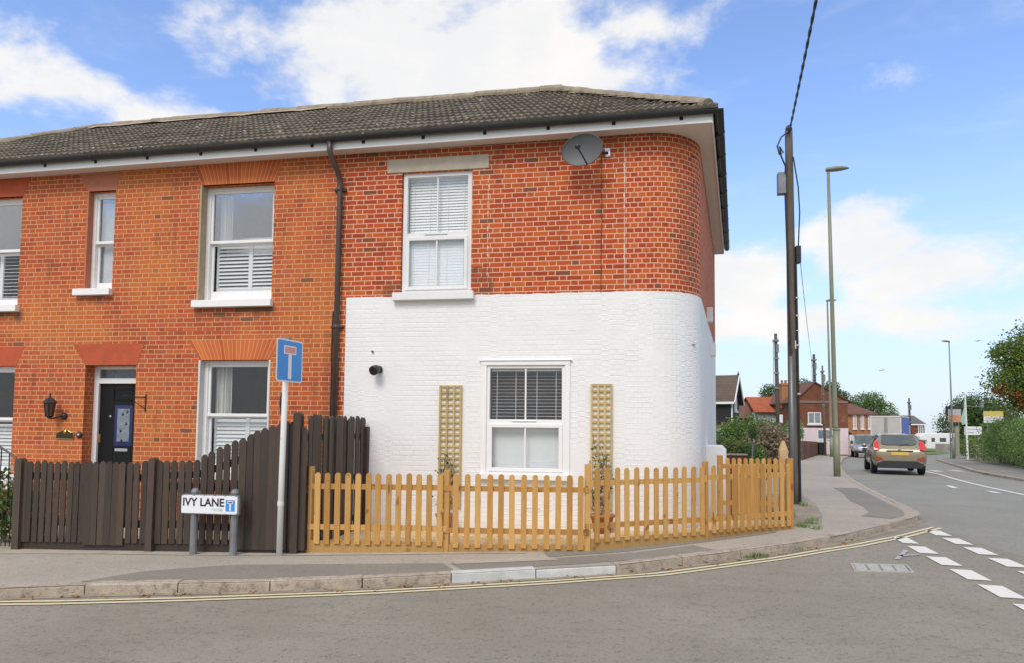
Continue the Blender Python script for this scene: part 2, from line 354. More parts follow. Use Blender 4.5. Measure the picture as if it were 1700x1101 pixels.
M['leaf_light'] = leaf_mat('light_leaves', [(0.116, 0.198, 0.058), (0.215, 0.330, 0.099), (0.363, 0.479, 0.198)])
M['leaf_autumn'] = leaf_mat('autumn_leaves', [(.06, .13, .03), (.10, .19, .04), (.15, .24, .05), (.25, .26, .06), (.11, .20, .04)])
M['leaf_rust'] = leaf_mat('rusty_leaves', [(.12, .09, .02), (.30, .10, .03), (.36, .13, .05)])
M['leaf_olive'] = leaf_mat('olive_leaves', [(0.090, 0.118, 0.040), (0.162, 0.198, 0.064), (0.270, 0.278, 0.090)])
M['twig'] = leaf_mat('dry_twigs', [(.15, .115, .075), (.26, .2, .13), (.36, .29, .19)], .15)
M['fallen'] = leaf_mat('fallen_leaves', [(.2, .1, .04), (.36, .19, .07), (.45, .3, .14)], .1)
M['bark'] = plain('bark', (.08, .06, .045), .9, .3, 4, .6)

# ---------------------------------------------------------------- mesh helpers
ROOT = {}          # object -> world origin of its verts
class MB:
    def __init__(s, T=None): s.v = []; s.f = []; s.uv = []; s.mi = []; s.T = T; s.cur = 0
    def add(s, vs, fs, uvs=None):
        o = len(s.v)
        for p in vs:
            p = Vector(p); s.v.append(s.T @ p if s.T else p)
        for i, f in enumerate(fs):
            s.f.append([o+k for k in f]); s.uv.append(uvs[i] if uvs else None); s.mi.append(s.cur)
        return s
    def box(s, x0, x1, y0, y1, z0, z1):
        if x0 > x1: x0, x1 = x1, x0
        if y0 > y1: y0, y1 = y1, y0
        if z0 > z1: z0, z1 = z1, z0
        return s.add([(x0,y0,z0),(x1,y0,z0),(x1,y1,z0),(x0,y1,z0),(x0,y0,z1),(x1,y0,z1),(x1,y1,z1),(x0,y1,z1)],
                     [(0,3,2,1),(4,5,6,7),(0,1,5,4),(1,2,6,5),(2,3,7,6),(3,0,4,7)])
    def beam(s, a, b, w, h, upv=(0, 0, 1)):
        a = Vector(a); b = Vector(b); d = (b-a).normalized(); u = Vector(upv)
        sd_ = d.cross(u).normalized(); u = sd_.cross(d).normalized()
        c = [a + sd_*(i*w/2) + u*(j*h/2) for i, j in ((-1,-1),(1,-1),(1,1),(-1,1))] + [b + sd_*(i*w/2) + u*(j*h/2) for i, j in ((-1,-1),(1,-1),(1,1),(-1,1))]
        return s.add(c, [(0,1,2,3),(7,6,5,4),(0,4,5,1),(1,5,6,2),(2,6,7,3),(3,7,4,0)])
    def prism(s, poly, d):
        """poly: list of 3D points (planar), extruded by vector d"""
        n = len(poly); d = Vector(d); a = [Vector(p) for p in poly]
        return s.add(a + [p+d for p in a], [tuple(range(n))[::-1], tuple(range(n, 2*n))] + [(i, (i+1) % n, n+(i+1) % n, n+i) for i in range(n)])
    def tube(s, pts, r, n=8, cap=True):
        pts = [Vector(p) for p in pts]; rs = r if isinstance(r, (list, tuple)) else [r]*len(pts)
        vs = []; prev = None
        for i, p in enumerate(pts):
            d = (pts[min(i+1, len(pts)-1)] - pts[max(i-1, 0)]).normalized()
            a = d.cross(Vector((0, 0, 1)) if abs(d.z) < .95 else Vector((1, 0, 0))).normalized() if prev is None else (prev - d*prev.dot(d)).normalized()
            prev = a; b = d.cross(a)
            vs += [p + (a*math.cos(t*2*math.pi/n) + b*math.sin(t*2*math.pi/n))*rs[i] for t in range(n)]
        fs = [(i*n+k, i*n+(k+1) % n, (i+1)*n+(k+1) % n, (i+1)*n+k) for i in range(len(pts)-1) for k in range(n)]
        if cap: fs += [tuple(range(n))[::-1], tuple(range((len(pts)-1)*n, len(pts)*n))]
        return s.add(vs, fs)
    def lathe(s, prof, c, n=16, axis=(0, 0, 1)):
        ax = Vector(axis).normalized(); a = ax.orthogonal().normalized(); b = ax.cross(a); c = Vector(c)
        vs = [c + ax*h + (a*math.cos(t*2*math.pi/n) + b*math.sin(t*2*math.pi/n))*r for r, h in prof for t in range(n)]
        k = len(prof)
        fs = [(i*n+t, i*n+(t+1) % n, (i+1)*n+(t+1) % n, (i+1)*n+t) for i in range(k-1) for t in range(n)]
        fs += [tuple(range(n))[::-1], tuple(range((k-1)*n, k*n))]
        return s.add(vs, fs)
    def build(s, name, mats, parent=None, smooth=False, bevel=0.):
        org = ROOT[parent] if parent else Vector((0, 0, 0))
        me = bpy.data.meshes.new(name)
        me.from_pydata([tuple(p - org) for p in s.v], [], s.f)
        mats = mats if isinstance(mats, (list, tuple)) else [mats]
        for mt in mats: me.materials.append(mt)
        if any(u for u in s.uv):
            l = me.uv_layers.new(name='UVMap'); i = 0
            for f, u in zip(s.f, s.uv):
                for k in range(len(f)):
                    if u: l.data[i].uv = u[k]
                    i += 1
        if len(mats) > 1: me.polygons.foreach_set('material_index', s.mi)
        bm = bmesh.new(); bm.from_mesh(me); bmesh.ops.recalc_face_normals(bm, faces=bm.faces)
        if bevel: bmesh.ops.bevel(bm, geom=bm.edges, offset=bevel, segments=1, affect='EDGES')
        bm.to_mesh(me); bm.free()
        if smooth:
            for p in me.polygons: p.use_smooth = True
        me.update()
        o = bpy.data.objects.new(name, me); col.objects.link(o)
        if parent: o.parent = parent
        ROOT[o] = org
        return o

def thing(name, loc, label, cat, group=None):
    o = bpy.data.objects.new(name, None); o.empty_display_size = .2; col.objects.link(o); o.location = loc
    ROOT[o] = Vector(loc); o['label'] = label; o['category'] = cat
    if group: o['group'] = group
    return o
def tag(o, label, cat, group=None):
    o['label'] = label; o['category'] = cat
    if group: o['group'] = group
    return o
def setting(o, kind='structure'): o['kind'] = kind; return o
def plab(o, label): o['label'] = label; return o

# ---------------------------------------------------------------- terrain
def g(x, y):
    return .05 + min(0, max(-12.5, x-2.5))*.021 - .018*(min(max(y, 18), 78)-18)
def interp(pl, n):
    pl = [Vector((*p, 0)) for p in pl]; L = [0]
    for a, b in zip(pl, pl[1:]): L.append(L[-1] + (b-a).length)
    out = []
    for i in range(n+1):
        s_ = L[-1]*i/n; k = 0
        while k < len(L)-2 and L[k+1] < s_: k += 1
        t_ = (s_-L[k])/(L[k+1]-L[k]); out.append(pl[k].lerp(pl[k+1], t_))
    return out
def sheet(name, xs, ys, off, mat):
    b = MB(); nx, ny = len(xs), len(ys)
    b.add([(x, y, g(x, y)+off) for y in ys for x in xs], [(j*nx+i, j*nx+i+1, (j+1)*nx+i+1, (j+1)*nx+i) for j in range(ny-1) for i in range(nx-1)])
    return setting(b.build(name, mat))
def strip(b, A, B, off, n=4):
    """quads between two polylines with matching points, n cells across"""
    for (a0, a1), (b0, b1) in zip(zip(A, A[1:]), zip(B, B[1:])):
        for k in range(n):
            P = lambda a, c, t_: (a[0]+(c[0]-a[0])*t_, a[1]+(c[1]-a[1])*t_)
            q = [P(a0, b0, k/n), P(a1, b1, k/n), P(a1, b1, (k+1)/n), P(a0, b0, (k+1)/n)]
            b.add([(x, y, g(x, y)+off) for x, y in q], [(0, 1, 2, 3)])
    return b
def lin(a, b, n): return [a+(b-a)*i/n for i in range(n+1)]

sheet('ground', [-600, -250, -100, -40, -10, 2.5, 20, 60, 120, 300, 700], [-300, -100, -30, 0, 18, 40, 60, 78, 120, 250, 900], -.16, M['grassy'])
sheet('road', [-40, -25, -10] + lin(-8, 2.5, 12) + [4.9], lin(-30, 18, 24), -.10, M['road'])
mr = MB(); mr_pts = [(4.9, -30), (4.9, 3.5), (5.2, 9), (6.0, 14.6), (7.4, 18.8), (9.4, 26), (13, 38), (17.5, 51.5), (21, 60), (26, 72), (32, 90)]
mr_out = [(16, -30), (16, 3.5), (15.5, 9), (14.6, 14), (14.9, 18.8), (17, 26), (22, 38), (27.5, 51.5), (36, 60), (52, 72), (80, 90)]
strip(mr, mr_pts, mr_out, -.10, 8)
setting(mr.build('main_road', M['main_road']))

KERB = [(-14, -5.6), (-9, -4.75), (-6.09, -4.09), (-5.26, -3.84), (-3.54, -3.5), (-2.68, -3.25), (-1.81, -2.93), (-.06, -2.24), (1.15, -1.38), (2.17, -.55), (3.01, .31), (3.98, 1.53), (4.75, 2.55), (5.1, 3.1), (5.28, 3.7), (5.47, 4.84), (5.76, 6.66), (6.15, 9.0),
        (6.61, 11.43), (7.31, 14.6), (8.4, 18.8), (10.44, 26), (14.1, 38.1), (18.6, 51.4), (22, 59.5), (28, 72)]
INNER = [(-14, -2.02), (-11, -2.04), (-7.2, -2.03), (-6.2, -2.0), (-4.4, -1.95), (-3.4, -1.82), (-2.2, -1.64), (-.5, -1.42), (1.0, -.44), (2.35, .72), (2.5, 1.2), (2.6, 2.4), (2.7, 3.4), (2.75, 4.0), (2.85, 4.6), (2.95, 5.4), (3.3, 7.2), (3.6, 9.2),
         (4.2, 11.6), (4.95, 15), (6.2, 19.4), (8.6, 27), (12.3, 39), (16.2, 52), (19.6, 61), (25, 74)]
b = MB(); strip(b, KERB, INNER, 0, 4); setting(b.build('pavement', M['pave']))
# kerb stones
def kerb_line(name, pts, off_top, hgt, w, side, white=None, start=0., size=.915):
    pl = [Vector((*p, 0)) for p in pts]; L = [0]
    for a, c in zip(pl, pl[1:]): L.append(L[-1]+(c-a).length)
    def at(s_):
        s_ = min(max(s_, 0), L[-1]-1e-6); k = 0
        while L[k+1] <= s_: k += 1
        return pl[k].lerp(pl[k+1], (s_-L[k])/(L[k+1]-L[k]))
    b = MB(); s_ = start % size - size
    rnd = random.Random(3)
    while s_ < L[-1]:
        a, c = at(max(s_, 0)+.006), at(s_+size-.006)
        if (c-a).length > .1:
            d = (c-a).normalized(); n = Vector((-d.y, d.x, 0))*side
            dz = rnd.uniform(-.006, .006)
            P = [a - n*.004, c - n*.004, c + n*w, a + n*w]
            mid = (a+c)/2
            b.cur = 1 if white and white[0] < mid.x < white[1] and mid.y < 0 else 0
            ch = .018
            lo = [(p.x, p.y, g(p.x, p.y)-hgt) for p in P]
            md = [(p.x, p.y, g(p.x, p.y)+off_top+dz-ch) for p in P]
            Q = [a + n*ch, c + n*ch, c + n*w, a + n*w]
            tp = [(p.x, p.y, g(p.x, p.y)+off_top+dz) for p in Q]
            b.add(lo+md+tp, [(0,1,5,4),(1,2,6,5),(2,3,7,6),(3,0,4,7),(4,5,9,8),(5,6,10,9),(6,7,11,10),(7,4,8,11),(8,9,10,11)])
        s_ += size
    return setting(b.build(name, [M['kerb'], M['kerb_white']]))
Lk = 0
for a, c in zip(KERB[:7], KERB[1:7]): Lk += math.dist(a, c)
kerb_line('kerb', KERB, .004, .13, .13, 1, (-1.81, -.06), Lk)
# gutter strip of grit along kerb
def offset_line(pts, d):
    out = []
    for i, p in enumerate(pts):
        a = pts[max(i-1, 0)]; c = pts[min(i+1, len(pts)-1)]
        t_ = Vector((c[0]-a[0], c[1]-a[1])).normalized(); out.append((p[0]-(-t_.y)*d, p[1]-t_.x*d))
    return out
fine_k = [(v.x, v.y) for v in interp(KERB[:14], 60)]
b = MB(); strip(b, fine_k, offset_line(fine_k, .10), -.096, 1); setting(b.build('gutter_grit', M['verge']))
# double yellow lines
b = MB()
yl = [(v.x, v.y) for v in interp([(-14, -5.9), (-9, -4.95), (-5.89, -4.28), (-5.4, -4.2), (-4.22, -3.93), (-2.59, -3.47), (-.86, -2.82), (.4, -2.24), (1.89, -1.13), (3.04, -.08), (4.04, .99), (4.95, 2.1)], 70)]
for o_ in (-.055, .055): strip(b, offset_line(yl, o_-.028), offset_line(yl, o_+.028), -.092, 1)
setting(b.build('yellow_lines', M['yellow_line']))
# give-way dashes
b = MB()
def dash(x0, y0, x1, y1, w):
    d = Vector((x1-x0, y1-y0)).normalized(); n = Vector((d.y, -d.x))*w
    q = [(x0, y0), (x1, y1), (x1+n.x, y1+n.y), (x0+n.x, y0+n.y)]
    b.add([(x, y, g(x, y)-.092) for x, y in q], [(0, 1, 2, 3)])
for i in range(6):
    s0 = .85 - i*.79; dash(4.04-.096*(.85-s0), s0, 4.04-.096*(.85-s0)-.055, s0-.55, .22 if i else .2)
for i in range(6):
    s0 = 1.73 - i*.80; dash(4.84-.098*(1.73-s0), s0, 4.84-.098*(1.73-s0)-.055, s0-.55, .22)
setting(b.build('give_way_marking', M['white_line']))
b = MB()
cl = [(11.95, 21), (11.75, 19.6), (11.2, 17), (10.76, 15.1), (10.35, 13), (10.07, 11.33), (9.85, 9.6), (9.7, 8.4), (9.5, 5)]
strip(b, [(x-.06, y) for x, y in cl], [(x+.06, y) for x, y in cl], -.092, 1)
dash(9.22, 11.55, 9.0, 10.6, .14); dash(9.50, 9.95, 9.42, 9.25, .14); dash(9.3, 7.2, 9.2, 5.5, .14)
dash(12.6, 20.7, 12.45, 19.6, .35); dash(13.6, 21.5, 13.5, 20.2, .3)
dash(14.6, 29.5, 13.9, 27.5, .15); dash(16.5, 35.5, 15.7, 33, .15); dash(8.35, 19.5, 8.0, 18.2, .15)
strip(b, [(21.5, 61), (27, 68), (34, 73)], [(21.8, 60.7), (27.3, 67.7), (34.2, 72.7)], -.092, 1)
setting(b.build('road_marking', M['white_line']))
b = MB()
for q in ([(3.2, -1.0), (3.25, -1.02), (3.62, -.3), (3.57, -.28)], [(3.34, -.70), (3.37, -.78), (3.66, -.62), (3.64, -.56)]):
    b.add([(x, y, g(x, y)-.091) for x, y in q], [(0, 1, 2, 3)])
setting(b.build('worn_road_marking', M['faint_line']))
# drain cover
dr = thing('drain_cover', (2.85, -1.58, g(2.85, -1.58)-.1), 'rectangular iron drain cover set in the road by the give way line', 'drain cover')
q0, q1, q2, q3 = [Vector((x, y, 0)) for x, y in ((2.58, -1.40), (3.22, -1.33), (3.12, -1.78), (2.49, -1.83))]
zz = g(2.85, -1.58)-.1
b = MB()
def quadp(u, v): p = q0.lerp(q1, u).lerp(q3.lerp(q2, u), v); return (p.x, p.y, zz)
def cell(u0, u1, v0, v1, h): b.prism([quadp(u0, v0), quadp(u1, v0), quadp(u1, v1), quadp(u0, v1)], (0, 0, h))
for a in ((0, 1, 0, .07), (0, 1, .93, 1), (0, .03, .07, .93), (.97, 1, .07, .93)): cell(*a, .012)
b.build('frame', plain('worn_iron', (.42, .40, .36), .6, .2, 20), dr)
b = MB()
for i in range(4):
    for j in range(9): cell(.05+i*.23, .05+i*.23+.19, .1+j*.09, .1+j*.09+.05, .01)
b.build('grating', plain('worn_grating', (.46, .44, .40), .6, .3, 20), dr)
b = MB(); cell(.03, .97, .07, .93, .004); b.build('plate', plain('drain_dirt', (.24, .22, .19), .8, .2, 20), dr)

# pavement repairs
b = MB()
pk = [(v.x, v.y) for v in interp([(-5.5, -3.75), (-3.54, -3.36), (-2.68, -3.11), (-1.81, -2.79)], 12)]
pi_ = [(v.x, v.y) for v in interp([(-5.2, -3.2), (-4.4, -2.75), (-3.0, -2.55), (-2.05, -2.4)], 12)]
strip(b, pk, pi_, .004, 1)
strip(b, [(-1.72, -2.75), (-.6, -2.32), (.3, -1.85), (1.1, -1.25)], [(-1.95, -2.4), (-.8, -1.95), (.1, -1.5), (.85, -.9)], .004, 1)
strip(b, [(-.9, -1.9), (0, -1.45), (.75, -.85), (1.6, -.15), (2.1, .3)], [(-1.0, -1.55), (-.35, -1.42), (.9, -.53), (1.6, .08), (2.2, .58)], .004, 1)
strip(b, [(4.35, 2.3), (4.75, 2.85), (5.0, 3.6), (5.2, 4.9), (5.5, 6.7), (5.8, 8.7)], [(3.95, 2.55), (4.3, 3.2), (4.5, 4.2), (4.6, 5.3), (4.95, 6.9), (5.2, 8.6)], .004, 1)
setting(b.build('pavement_patch', M['pave_dark']))
b = MB(); strip(b, [(-1.9, -2.45), (-.75, -2.08)], [(-1.98, -2.2), (-.95, -1.87)], .008, 1)
strip(b, [(-14, -2.5), (-8, -2.42), (-6.5, -2.3), (-4.4, -2.2), (-2.4, -1.88), (-1.2, -1.68)], [(-14, -2.12), (-8, -2.12), (-6.5, -2.1), (-4.4, -2.05), (-2.5, -1.76), (-1.2, -1.57)], .005, 1)
setting(b.build('pavement_concrete', M['pave_light']))
b = MB(); strip(b, [(2.72, 1.0), (3.3, 2.4), (3.7, 4.4), (3.9, 6.5)], [(2.5, 1.1), (2.62, 2.4), (2.8, 4.4), (3.2, 6.5)], .005, 2); setting(b.build('verge', M['verge']))
# garden ground & gravel
b = MB(); strip(b, [(-14, -2.02), (-7.9, -2.02), (-4.0, -1.9)], [(-14, .1), (-8, .1), (-4.0, .1)], .002, 2); setting(b.build('garden_path', M['pave_light']))
b = MB(); strip(b, [(-3.98, -1.87), (-2.2, -1.62), (-.5, -1.40), (1.0, -.42), (2.36, .72), (2.45, 1.25)], [(-3.98, .02), (-2.2, .02), (-.5, .02), (.3, .1), (1.3, 1.2), (1.5, 1.9)], .05, 3)
gv = b.build('gravel', M['gravel']); setting(gv, 'stuff')
b = MB(); strip(b, [(2.5, 1.25), (2.75, 4), (3.6, 9.2), (6.2, 19.4), (8.6, 27), (12.3, 39)], [(-8, 1.3), (-8, 4), (-8, 9.2), (-8, 19.4), (-6, 27), (-2, 39)], .01, 3); setting(b.build('garden_ground', M['soil']))

# right-hand pavement
RK = [(12.2, 6), (12.3, 11), (12.43, 14.1), (12.85, 17.2), (13.7, 20.3), (14.9, 23.6), (17.45, 31), (20.8, 40.7), (23.8, 47), (27.5, 50.5), (34, 53)]
RI = [(16.5, 6), (16.4, 11), (16.3, 17), (16.6, 20.5), (17.1, 23.3), (18.0, 26.3), (19.5, 31), (22.4, 40.1), (25, 44), (28.5, 47), (34, 49)]
b = MB(); strip(b, RK, RI, -.02, 3); setting(b.build('far_pavement', M['pave_dark']))
kerb_line('far_kerb', RK, -.016, .13, .14, -1)
b = MB(); strip(b, RI, [(x+9, y-3) for x, y in RI], -.01, 2); setting(b.build('bank', plain('dry_bank', (.17, .14, .075), .95, .4, 2, .6)))
b = MB(); strip(b, [(26, 72), (30.2, 66.9), (39, 80), (60, 84)], [(26, 110), (36, 110), (46, 110), (70, 110)], -.06, 4); setting(b.build('grass_verge', plain('verge_grass', (.14, .19, .05), .95, .3, 2, .4)))

# ================================================================= HOUSES
def zs(x): return 5.81 + .0115*(min(x, 1.2)+4.1)        # soffit height: the old eaves rise slightly to the right
CX, RAD = .295, .85
ang = R(81.2); sdv = Vector((.153, .988))               # direction of the side wall
def corner_profile(x0):
    """(s, x, y): facade, rounded corner, side wall, s in metres along the wall"""
    pr = [(x0, x0, 0.), (-.02, -.02, 0.), (CX, CX, 0.)]
    n = 14
    for i in range(1, n+1):
        a = ang*i/n; pr.append((CX+RAD*a, CX+RAD*math.sin(a), RAD-RAD*math.cos(a)))
    s0, x1, y1 = pr[-1]
    for d in (2.5, 4.6, 7.0): pr.append((s0+d, x1+sdv.x*d, y1+sdv.y*d))
    return pr
def wall_mesh(b, prof, zlo, ztop, holes, depth=.2, off=0., extra_z=(), jag=0.):
    """wall skin with rectangular holes (s0,s1,z0,z1) and their reveals"""
    def P(s_):
        for (a, ax, ay), (c, cx_, cy_) in zip(prof, prof[1:]):
            if s_ <= c+1e-6:
                t_ = (s_-a)/(c-a); d = Vector((cx_-ax, cy_-ay)).normalized()
                return ax+(cx_-ax)*t_ + d.y*off, ay+(cy_-ay)*t_ - d.x*off
        return prof[-1][1], prof[-1][2]
    ss = sorted(set([round(p[0], 4) for p in prof] + [round(v, 4) for h in holes for v in h[:2]]))
    if jag:
        ext = []
        for a, c in zip(ss, ss[1:]):
            k = int((c-a)/.12); ext += [a+(c-a)*i/(k+1) for i in range(1, k+1)]
        ss = sorted(ss+ext)
    rj = random.Random(5); jg = {s_: rj.uniform(-jag, jag) for s_ in ss}
    zz = sorted(set([zlo] + list(extra_z) + [round(v, 4) for h in holes for v in h[2:4] if v > zlo]))
    for a, c in zip(ss, ss[1:]):
        top = [(ztop(a)+jg[a]), (ztop(c)+jg[c])]
        lv = [z for z in zz if z < min(top)-1e-4]
        for i, z in enumerate(lv):
            last = i == len(lv)-1
            z1a, z1c = (top[0], top[1]) if last else (lv[i+1], lv[i+1])
            mid_s, mid_z = (a+c)/2, (z+min(z1a, z1c))/2
            if any(h[0] < mid_s < h[1] and h[2] < mid_z < h[3] for h in holes): continue
            (xa, ya), (xc, yc) = P(a), P(c)
            b.add([(xa, ya, z), (xc, yc, z), (xc, yc, z1c), (xa, ya, z1a)], [(0, 1, 2, 3)], [[(a, z), (c, z), (c, z1c), (a, z1a)]])
        if off:                                          # top edge of a thin skin
            (xa, ya), (xc, yc) = P(a), P(c)
            b.add([(xa, ya, top[0]), (xc, yc, top[1]), (xc, yc+.02, top[1]), (xa, ya+.02, top[0])], [(0, 1, 2, 3)], [[(a, 0), (c, 0), (c, .01), (a, .01)]])
    for s0, s1, z0, z1 in holes:
        for q, uv in (([(s0, -off, z0), (s0, depth, z0), (s0, depth, z1), (s0, -off, z1)], 0), ([(s1, depth, z0), (s1, -off, z0), (s1, -off, z1), (s1, depth, z1)], 0), ([(s0, -off, z1), (s0, depth, z1), (s1, depth, z1), (s1, -off, z1)], 1), ([(s0, depth, z0), (s0, -off, z0), (s1, -off, z0), (s1, depth, z0)], 1)):
            b.add(q, [(0, 1, 2, 3)], [[(p[0]+p[1], p[2]) if uv == 0 else (p[0], p[2]+p[1]) for p in q]])
    return b

def venetian(b, x0, x1, z0, z1, y, pitch_=.042, tilt=35, w=.045):
    z = z0+.02; ca, sa = math.cos(R(tilt))*w/2, math.sin(R(tilt))*w/2
    while z < z1:
        b.add([(x0, y-ca, z-sa), (x1, y-ca, z-sa), (x1, y+ca, z+sa), (x0, y+ca, z+sa)], [(0, 1, 2, 3)]); z += pitch_
    b.box(x0, x1, y-.02, y+.02, z1-.03, z1)
    for f in (.08, .35, .65, .92): b.box(x0+(x1-x0)*f-.003, x0+(x1-x0)*f+.003, y-.026, y-.024, z0, z1)
    return b

def sash_window(house, x0, x1, z0, z1, zm, y, frame_w=.065, upper='glass_up', lower=None, name='window', bottom=.10):
    """timber-look sliding sash in its reveal; returns the frame (a part), panes and fittings are sub-parts"""
    b = MB(); fw_ = frame_w
    b.box(x0, x0+fw_, y, y+.12, z0, z1); b.box(x1-fw_, x1, y, y+.12, z0, z1)
    b.box(x0+fw_, x1-fw_, y, y+.12, z1-.055, z1); b.box(x0+fw_, x1-fw_, y, y+.12, z0, z0+.05)
    st = .042; a0, a1 = x0+fw_, x1-fw_
    b.box(a0, a0+st, y+.02, y+.055, zm, z1-.055); b.box(a1-st, a1, y+.02, y+.055, zm, z1-.055)
    b.box(a0+st, a1-st, y+.02, y+.055, z1-.10, z1-.055); b.box(a0, a1, y+.012, y+.058, zm-.025, zm+.025)
    b.box(a0, a0+st, y+.065, y+.10, z0+.05, zm-.025); b.box(a1-st, a1, y+.065, y+.10, z0+.05, zm-.025)
    b.box(a0+st, a1-st, y+.065, y+.10, z0+.05, z0+.05+bottom); b.box(a0+st, a1-st, y+.065, y+.10, zm-.05, zm-.025)
    f = b.build(name, M['upvc'], house, bevel=.004)
    b = MB(); b.box(a0+st, a1-st, y+.036, y+.04, zm+.025, z1-.10); b.build('pane', M[upper], f)
    b = MB(); b.box(a0+st, a1-st, y+.082, y+.086, z0+.05+bottom, zm-.05); b.build('pane', M['glass'], f)
    return f, (a0+st, a1-st, z0+.05+bottom, zm, z1-.10)
def shutters(parent, x0, x1, z0, z1, y, split=.55, tilt=62):
    b = MB(); xm = x0+(x1-x0)*split
    for a, c in ((x0, xm), (xm, x1)):
        b.box(a, a+.035, y-.015, y+.015, z0, z1); b.box(c-.035, c, y-.015, y+.015, z0, z1)
        b.box(a+.035, c-.035, y-.015, y+.015, z0, z0+.05); b.box(a+.035, c-.035, y-.015, y+.015, z1-.05, z1)
        z = z0+.075; w = .06
        while z < z1-.06:
            ca, sa = math.cos(R(tilt))*w/2, math.sin(R(tilt))*w/2
            b.add([(a+.035, y-ca, z-sa), (c-.035, y-ca, z-sa), (c-.035, y+ca, z+sa), (a+.035, y+ca, z+sa)], [(0, 1, 2, 3)]); z += .062
    return b.build('shutter', M['shutter'], parent)
def curtain(parent, x0, x1, z0, z1, y):
    b = MB(); n = 40; p = []
    for i in range(n+1):
        t_ = i/n; p.append((x0+(x1-x0)*t_, y+.03*math.sin(t_*26)+.012*math.sin(t_*61)))
    for (a, ay), (c, cy_) in zip(p, p[1:]): b.add([(a, ay, z0), (c, cy_, z0), (c, cy_, z1), (a, ay, z1)], [(0, 1, 2, 3)])
    return b.build('curtain', M['curtain'], parent, True)
def sill(parent, x0, x1, z0, z1, d=.09, mat='upvc'):
    b = MB(); b.box(x0, x1, -d, .12, z0, z1); return b.build('sill', M[mat], parent, bevel=.006)
def arch(house, xb0, xb1, xt0, xt1, z0, z1, mat, name='arch'):
    b = MB(); n = 8; y = -.004
    for i in range(n):
        t0, t1 = i/n, (i+1)/n
        B0, B1 = xb0+(xb1-xb0)*t0, xb0+(xb1-xb0)*t1; T0, T1 = xt0+(xt1-xt0)*t0, xt0+(xt1-xt0)*t1
        b.add([(B0, y, z0), (B1, y, z0), (T1, y, z1), (T0, y, z1)], [(0, 1, 2, 3)], [[(T0, z0), (T1, z0), (T1, z1), (T0, z1)]])
    for q in ([(xb0, y, z0), (xb1, y, z0), (xb1, .05, z0), (xb0, .05, z0)], [(xb0, y, z0), (xt0, y, z1), (xt0, .02, z1), (xb0, .02, z0)], [(xt1, y, z1), (xb1, y, z0), (xb1, .02, z0), (xt1, .02, z1)]): b.add(q, [(0, 1, 2, 3)], [[(0.02, 0), (.03, 0), (.03, .01), (.02, .01)]])
    return b.build(name, mat, house)

# ---- roof geometry (one continuous roof over the terrace, cut at the party walls)
EY, RY = -.345, 3.5
def ze(x): return zs(x)+.155
def zr(x): return 8.36+.0115*(min(x, 1.2)+1.4)
HL_E, HL_R = -14.15, -12.0         # left hip
HR_E, HR_R = 1.27, -1.40         # right hip
def roof_pt(x, t_):              # t_: 0 eave .. 1 ridge
    return Vector((x, EY+(RY-EY)*t_, ze(x)+(zr(x)-ze(x))*t_))
def roof_front(house, xa, xc):
    b = MB(); n_c = 11; step = .027; slope = Vector((0, RY-EY, 2.4)).normalized(); nrm = Vector((0, -slope.z, slope.y))
    for c in range(n_c):
        t0, t1 = c/n_c, (c+1.12)/n_c; t1 = min(t1, 1.)
        lo = max(xa, HL_E+(HL_R-HL_E)*c/n_c); hi = min(xc, HR_E+(HR_R-HR_E)*c/n_c)
        if hi-lo < .1: continue
        shift = .0 if c % 2 else .0
        k0, k1 = math.ceil(lo/step-1e-4), math.floor(hi/step+1e-4)
        # one island per tile (tile = 8 samples) so each tile takes its own shade
        k = k0
        while k < k1:
            e = min(k1, (math.floor(k/8)+1)*8)
            rr = random.Random(c*5000+k); dz = rr.uniform(-.006, .006)
            vs = []
            for i in range(k, e+1):
                x = i*step; w = (.5+.5*math.cos(i*2*math.pi/4.0)) * .026
                hi_l = min(xc, HR_E+(HR_R-HR_E)*t0); 
                p0 = roof_pt(x, t0); p1 = roof_pt(x, t1)
                vs += [p0 + nrm*(-.008), p0 + nrm*(.036+w+dz), p1 + nrm*(w*.8)]
            m_ = e-k+1
            fs = []
            for i in range(m_-1): fs += [(i*3, (i+1)*3, (i+1)*3+1, i*3+1), (i*3+1, (i+1)*3+1, (i+1)*3+2, i*3+2)]
            b.add(vs, fs); k = e
    r_ = b.build('roof', M['tile'], house)
    return r_
def ridge_run(house, a, c, r=.12, seg=.42, parent=None, name='ridge'):
    b = MB(); a, c = Vector(a), Vector(c); L = (c-a).length; n = max(1, int(L/seg)); d = (c-a).normalized()
    side = d.cross(Vector((0, 0, 1))).normalized(); upn = side.cross(d).normalized(); rr = random.Random(int(L*100))
    for i in range(n):
        p, q = a+(c-a)*(i/n), a+(c-a)*((i+.985)/n); j = rr.uniform(-.008, .012)
        vs = []
        for base, rad in ((p, r*1.06), (q, r)):
            for k in range(9):
                th = math.pi*(k/8*1.24-.12); vs.append(base + side*math.cos(th)*rad*1.15 + upn*(math.sin(th)*rad + j))
        b.add(vs, [(k, k+1, 10+k, 9+k) for k in range(8)] + [tuple(range(9)), tuple(range(9, 18))[::-1]])
    return b.build(name, M['ridge'], parent or house)

